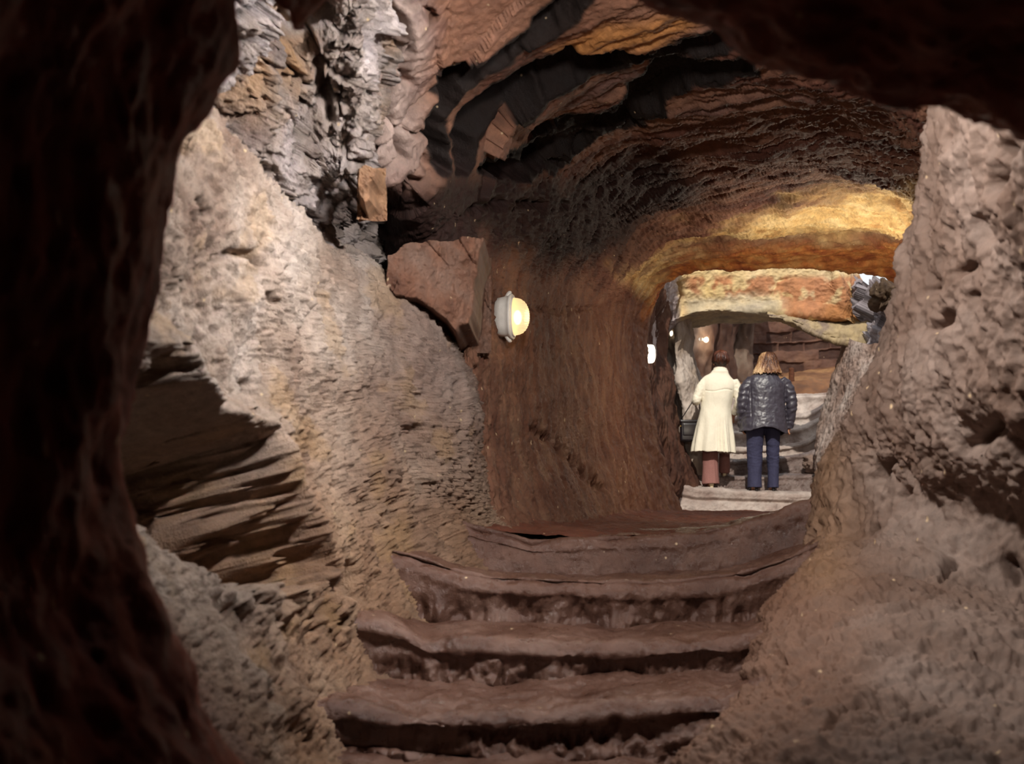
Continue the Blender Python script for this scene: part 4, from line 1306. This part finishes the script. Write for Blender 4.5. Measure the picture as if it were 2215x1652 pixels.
d -= .008 * np.exp(-((ax - .205) / .008) ** 2) * sstep(1.30, 1.20, V[:, 2]) * sstep(.80, .9, V[:, 2])
V = V + N * d[:, None]
hemw = sstep(.98, .70, V[:, 2]) * (1 - sleeve * .9)
V[:, 2] += hemw * (.075 * np.cos(np.clip(V[:, 0] / .28, -1, 1) * np.pi / 2) ** 1.5 * (V[:, 1] < .05) - .025)
cloth('jacket', V, Q, M_jacket, pb)
tr = [tube([(-.085, 0, .86), (-.10, .01, .68), (-.105, .015, .45), (-.107, -.0, .24), (-.110, -.01, .035)], [(.118, .12), (.105, .10), (.088, .085), (.082, .082), (.086, .095)], 24),
      tube([(.085, .02, .86), (.105, .03, .68), (.117, .045, .45), (.120, .045, .24), (.120, .04, .035)], [(.112, .12), (.092, .10), (.072, .082), (.064, .078), (.066, .09)], 24), ball((0, 0, .84), (.19, .14, .10))]
V, Q, N = fuse(tr, .006, 4)
Q = open_hem(V, Q, N, .05)
d = .006 * fbm(V * np.array([1, 1, .5]), 11, 4, seed=325) + .005 * ridged(V * np.array([.6, 1, 1.6]), 9, 2, seed=326) * np.exp(-((V[:, 2] - .42) / .16) ** 2)
cloth('trousers', V + N * d[:, None], Q, M_navy, pb, .005)
shoe(pb, -.100, -.01, 0, -.05, M_black_shoe, M_black_shoe, .03)
shoe(pb, .120, .045, 0, .1, M_black_shoe, M_black_shoe, .03)
# shoulder-length hair
ctr = np.array((.050, .01, 1.51))
zs = np.linspace(0, 1, 90)
zz = np.interp(zs, [0, .12, .3, .6, .85, 1], [1.628, 1.615, 1.575, 1.49, 1.42, 1.375])
rr = np.interp(zs, [0, .04, .12, .3, .6, .85, 1], [.004, .03, .062, .092, .112, .138, .148])
a = np.linspace(0, 2 * np.pi, 220, endpoint=False)
ca, sa = np.cos(a)[None], np.sin(a)[None]
flare = 1 + .10 * sstep(.5, 1, zs)[:, None] * (ca < -.2)
g = np.stack([ctr[0] + rr[:, None] * ca * flare, ctr[1] + .9 * rr[:, None] * sa, zz[:, None] + 0 * ca], -1)
nn = np.stack([ca + 0 * zz[:, None], sa + 0 * zz[:, None], 0 * zz[:, None] + 0 * ca], -1)
lock = np.stack([ca * 2.2 + 0 * zz[:, None], sa * 2.2 + 0 * zz[:, None], zz[:, None] * 2.5 + 0 * ca], -1)
st2 = .007 * fbm(lock, 4, 4, seed=330) + .0025 * np.sin(a * 60 + 2 * fbm(lock, 3, 2))
g = g + nn * st2[..., None] * sstep(0, .15, zs)[:, None, None]
g[..., 2] += sstep(.8, 1, zs)[:, None] * .022 * fbm(lock * np.array([1, 1, 0]), 5, 3, seed=333)
front = sstep(.04, .075, g[..., 1] - ctr[1])
g[..., 1] = np.where(g[..., 1] - ctr[1] > .07, ctr[1] + .07 + (g[..., 1] - ctr[1] - .07) * .3, g[..., 1])
t = .12 + .45 * fbm(lock, 5, 4, seed=334) + .42 * sstep(.6, 1, zs)[:, None] + .55 * sstep(-.2, -.95, ca) + .1 * sstep(.5, 1, ca)  # paler left side is sunlight painted into the hair colour
ch = blend(t, *cols((66, 36, 22), (108, 68, 42), (164, 122, 84), (212, 178, 136)))
v = np.concatenate([g.reshape(-1, 3), [[ctr[0], ctr[1], 1.629]]])
f = [tuple(x) for x in grid_faces(90, 220, True)] + [(90 * 220, (i + 1) % 220, i) for i in range(220)]
oh = mesh_py('hair', v, f, M_hair, pb, col=np.concatenate([ch.reshape(-1, 3), ch[0, :1]]))
sm = oh.modifiers.new('thickness', 'SOLIDIFY')
sm.thickness = .012

# --- handbag hanging from the bent arm of the cream coat
hb = thing('handbag', tuple(A0 + np.array([-.305, .10, .55])), 'black leather shoulder bag hanging from the arm of the cream coat', 'handbag')


def rbox(c, s, r=.02, n=5):
    bm = bmesh.new()
    bmesh.ops.create_cube(bm, size=1)
    for x in bm.verts:
        x.co = Vector((x.co.x * s[0], x.co.y * s[1], x.co.z * s[2]))
    bmesh.ops.bevel(bm, geom=bm.edges[:], offset=r, segments=n, profile=.5, affect='EDGES')
    v = np.array([x.co for x in bm.verts]) + np.array(c)
    f = [tuple(l.index for l in x.verts) for x in bm.faces]
    bm.free()
    return v, f


v, f = rbox((0, 0, .135), (.26, .085, .262), .03, 6)
mesh_py('bag_body', v, f, M_bag, hb)
v, f = rbox((0, -.004, .150), (.215, .088, .165), .022, 5)
mesh_py('pocket', v, f, M_bag, hb)
v, f = rbox((0, -.002, .250), (.268, .095, .035), .012, 4)
mesh_py('flap', v, f, M_bag, hb)
mesh_py('buckle', *rbox((-.128, -.030, .19), (.012, .02, .016), .003, 2), M_brass, hb)
mesh_py('strap', *tube([(-.128, 0, .25), (-.125, -.02, .262), (-.085, -.06, .33), (-.025, -.10, .43), (.02, -.10, .50), (.055, -.095, .55), (.085, -.09, .52), (.10, -.05, .40), (.125, 0, .262)], [(.0065, .003)] * 9, 10, 6), M_bag, hb)


# ------------------------------------------------------------------ lamps
M_enamel = plain_mat('chipped_white_enamel', (228, 224, 216), .45, .5, var=.08, scale=30, bump=.15)
M_screw = plain_mat('steel_screw', (120, 112, 104), .4, .5, metal=1.0)


def glass_mat(name, rgb, glow):
    m, nt, b = nodes_of(name)
    N, L = nt.nodes, nt.links
    tr = N.new('ShaderNodeBsdfTranslucent')
    tr.inputs[0].default_value = (*rgb, 1)
    tp = N.new('ShaderNodeBsdfTransparent')
    tp.inputs[0].default_value = (*rgb, 1)
    em = N.new('ShaderNodeEmission')
    em.inputs[0].default_value = (*rgb, 1)
    em.inputs[1].default_value = glow
    m1 = N.new('ShaderNodeMixShader')
    m1.inputs[0].default_value = .38
    L.new(tr.outputs[0], m1.inputs[1])
    L.new(tp.outputs[0], m1.inputs[2])
    gl = N.new('ShaderNodeBsdfGlossy')
    gl.inputs['Roughness'].default_value = .15
    m2 = N.new('ShaderNodeMixShader')
    m2.inputs[0].default_value = .06
    L.new(m1.outputs[0], m2.inputs[1])
    L.new(gl.outputs[0], m2.inputs[2])
    ad = N.new('ShaderNodeAddShader')
    L.new(m2.outputs[0], ad.inputs[0])
    L.new(em.outputs[0], ad.inputs[1])
    L.new(ad.outputs[0], N['Material Output'].inputs[0])
    return m


M_amber = glass_mat('amber_prism_glass', (1.0, .88, .66), .16)
M_whiteglass = glass_mat('white_hot_glass', (1.0, .94, .80), 2.2)
M_bulb = emit_mat('lit_bulb', (1.0, .88, .66), 3.6)


def oval(rows, n=64, p=2.4):
    a = np.linspace(0, 2 * np.pi, n, endpoint=False)
    ca, sa = np.cos(a), np.sin(a)
    e = (np.abs(ca) ** p + np.abs(sa) ** p) ** (-1 / p)
    g = np.array([[(x, hy * c * k, hz * s * k) for c, s, k in zip(ca, sa, e)] for x, hz, hy in rows])
    m = len(rows)
    v = np.concatenate([g.reshape(-1, 3), [[rows[0][0], 0, 0]], [[rows[-1][0], 0, 0]]])
    f = [tuple(x) for x in grid_faces(m, n, True)]
    for i in range(n):
        j = (i + 1) % n
        f.append((m * n, j, i))
        f.append((m * n + 1, (m - 1) * n + i, (m - 1) * n + j))
    return v, f


def bulkhead(loc, outward, label, glass, power, s=1.0, flat=2.6):
    ang = math.atan2(outward[1], outward[0])
    t = thing('bulkhead_lamp', tuple(loc), label, 'lamp', 'electric lamps along the tunnel', ang)
    t.scale = (s, s, s)
    v, f = oval([(-.03, .094, .066), (.0, .098, .070), (.018, .101, .073), (.034, .104, .075), (.038, .110, .081), (.046, .112, .083), (.050, .108, .079), (.051, .09, .064)])
    h = mesh_py('housing', v, f, M_enamel, t)
    for k in (-1, 1):
        L = mesh_py('mounting_lug', *tube([(.020, 0, k * .085), (.030, 0, k * .112), (.036, 0, k * .124)], [(.02, .024), (.014, .020), (.008, .012)], 14, 4), M_enamel, t)
        mesh_py('screw', *ball((.042, 0, k * .114), (.004, .006, .006), 12, 8), M_screw, L)
    a = np.linspace(0, 2 * np.pi, 64, endpoint=False)
    v, f = oval([(.046, .098, .070), (.054, .099, .071), (.058, .094, .066), (.054, .088, .060)])
    mesh_py('rim', v, f[:-128], M_enamel, t)
    rows = []
    for k in np.linspace(0, 1, 44):
        w = math.sqrt(max(0, 1 - k ** flat))
        rows.append((.052 + .078 * k, .090 * w + .001, .062 * w + .001))
    v, f = oval(rows, 120)
    fl = .0016 * np.sin(v[:, 2] * 2 * np.pi / .0115) * sstep(.075, .09, v[:, 0])
    v[:, 0] += fl
    mesh_py('glass_dome', v, f, glass, t)
    mesh_py('bulb', *ball((.072, 0, -.005), (.020, .026, .036), 20, 14), M_bulb, t)
    d = bpy.data.lights.new('bulb_light', 'POINT')
    d.energy = power
    d.color = (1.0, .72, .38)
    d.shadow_soft_size = .05
    o = bpy.data.objects.new('bulb_light', d)
    COL.objects.link(o)
    o.parent = t
    o.location = (.17, 0, 0)
    return t


def on_surface(q, px, py, near=None):
    X, Y = proj(q)
    e = np.hypot(X - px, Y - py)
    if near is not None:
        e = e + 40 * np.abs(q[..., 1] - near)
    i = np.unravel_index(np.argmin(e), e.shape)
    return q[i]


w1 = on_surface(GEO['wall_left.001'], 1080, 686, 5.45)
bulkhead(w1 + np.array([.018, -.012, 0]), (.97, -.24), 'large oval lamp with amber glass and chipped white housing, on the tunnel wall', M_amber, 1.2)
w2 = P(1389, 766, 10.95)
bulkhead(w2, (.95, -.30), 'smaller glaring white lamp at the arch edge, left of the cream coat', M_whiteglass, 2.5, flat=7)
bulkhead(P(1449, 721, 13.75), (.70, -.71), 'tiny pale yellow lamp on the sunlit pier under the left end of the arch', M_whiteglass, .3, s=.42)
gl = thing('globe_lamp', tuple(P(1519, 734, 17.2)), 'small round glowing lamp high behind the person in cream coat', 'lamp', 'electric lamps along the tunnel')
mesh_py('lamp_holder', *tube([(-.045, .12, -.01), (-.035, 0, 0), (.0, 0, 0), (.02, 0, 0)], [.03, .03, .034, .030], 16, 4), M_enamel, gl)
mesh_py('globe', *ball((.052, 0, -.005), .050, 24, 16), emit_mat('glowing_globe', (1.0, .88, .66), 2.6), gl)
d = bpy.data.lights.new('globe_light', 'POINT')
d.energy = 7
d.color = (1.0, .74, .42)
d.shadow_soft_size = .06
o = bpy.data.objects.new('globe_light', d)
COL.objects.link(o)
o.parent = gl
o.location = (.16, -.25, 0)

# short post on the bank
po = P(1712, 822, 18.1)
v, f = tube([(0, 0, -.10), (0, 0, .0), (.004, 0, .10), (.0, 0, .195)], [(.05, .045), (.046, .042), (.044, .04), (.042, .038)], 24, 8)
v = v + np.stack([.006 * fbm(v, 30, 3), .006 * fbm(v, 30, 3, seed=9), 0 * v[:, 0]], -1)
tag(mesh_py('post', v, f, plain_mat('weathered_wood', (84, 50, 34), .8, .2, var=.3, scale=30, bump=.4)), 'short brown post standing on the bank right of the fair hair', 'post').location = tuple(po)

# ------------------------------------------------------------------ outer rock that closes the tunnel against the sky
def box(name, lo, hi):
    lo, hi = np.array(lo, float), np.array(hi, float)
    v = np.array([[(lo, hi)[i][0], (lo, hi)[j][1], (lo, hi)[k][2]] for i in (0, 1) for j in (0, 1) for k in (0, 1)])
    f = np.array([[0, 1, 3, 2], [4, 6, 7, 5], [0, 4, 5, 1], [2, 3, 7, 6], [0, 2, 6, 4], [1, 5, 7, 3]])
    o = mesh_np(name, v, f, M_left, col=np.tile(lin(90, 62, 50), (8, 1)), smooth=False)
    return tag(o, kind='structure')


box('ceiling_outer', (-4, -2, 3.6), (5, 8.2, 3.9))
box('wall_outer', (-4.3, -2, -1), (-4, 20.5, 3.9))
box('wall_outer', (5.0, -2, -1), (5.3, 8.9, 3.9))
box('wall_outer', (-4, -2.3, -1), (5, -2, 3.9))
box('wall_outer', (-4, 20.2, -1), (9, 20.5, 4.6))
box('wall_outer', (8.7, 8.9, -1), (9, 20.5, 3.6))
box('wall_outer', (5.0, 8.7, -1), (9, 8.9, 3.6))
box('ceiling_outer', (-4, 17.2, 4.3), (4.4, 20.5, 4.6))
box('ceiling_outer', (-4, 8.9, 3.6), (-0.6, 14.4, 3.9))
box('floor_outer', (-4, -2, -1.2), (9, 20.5, -1.0))
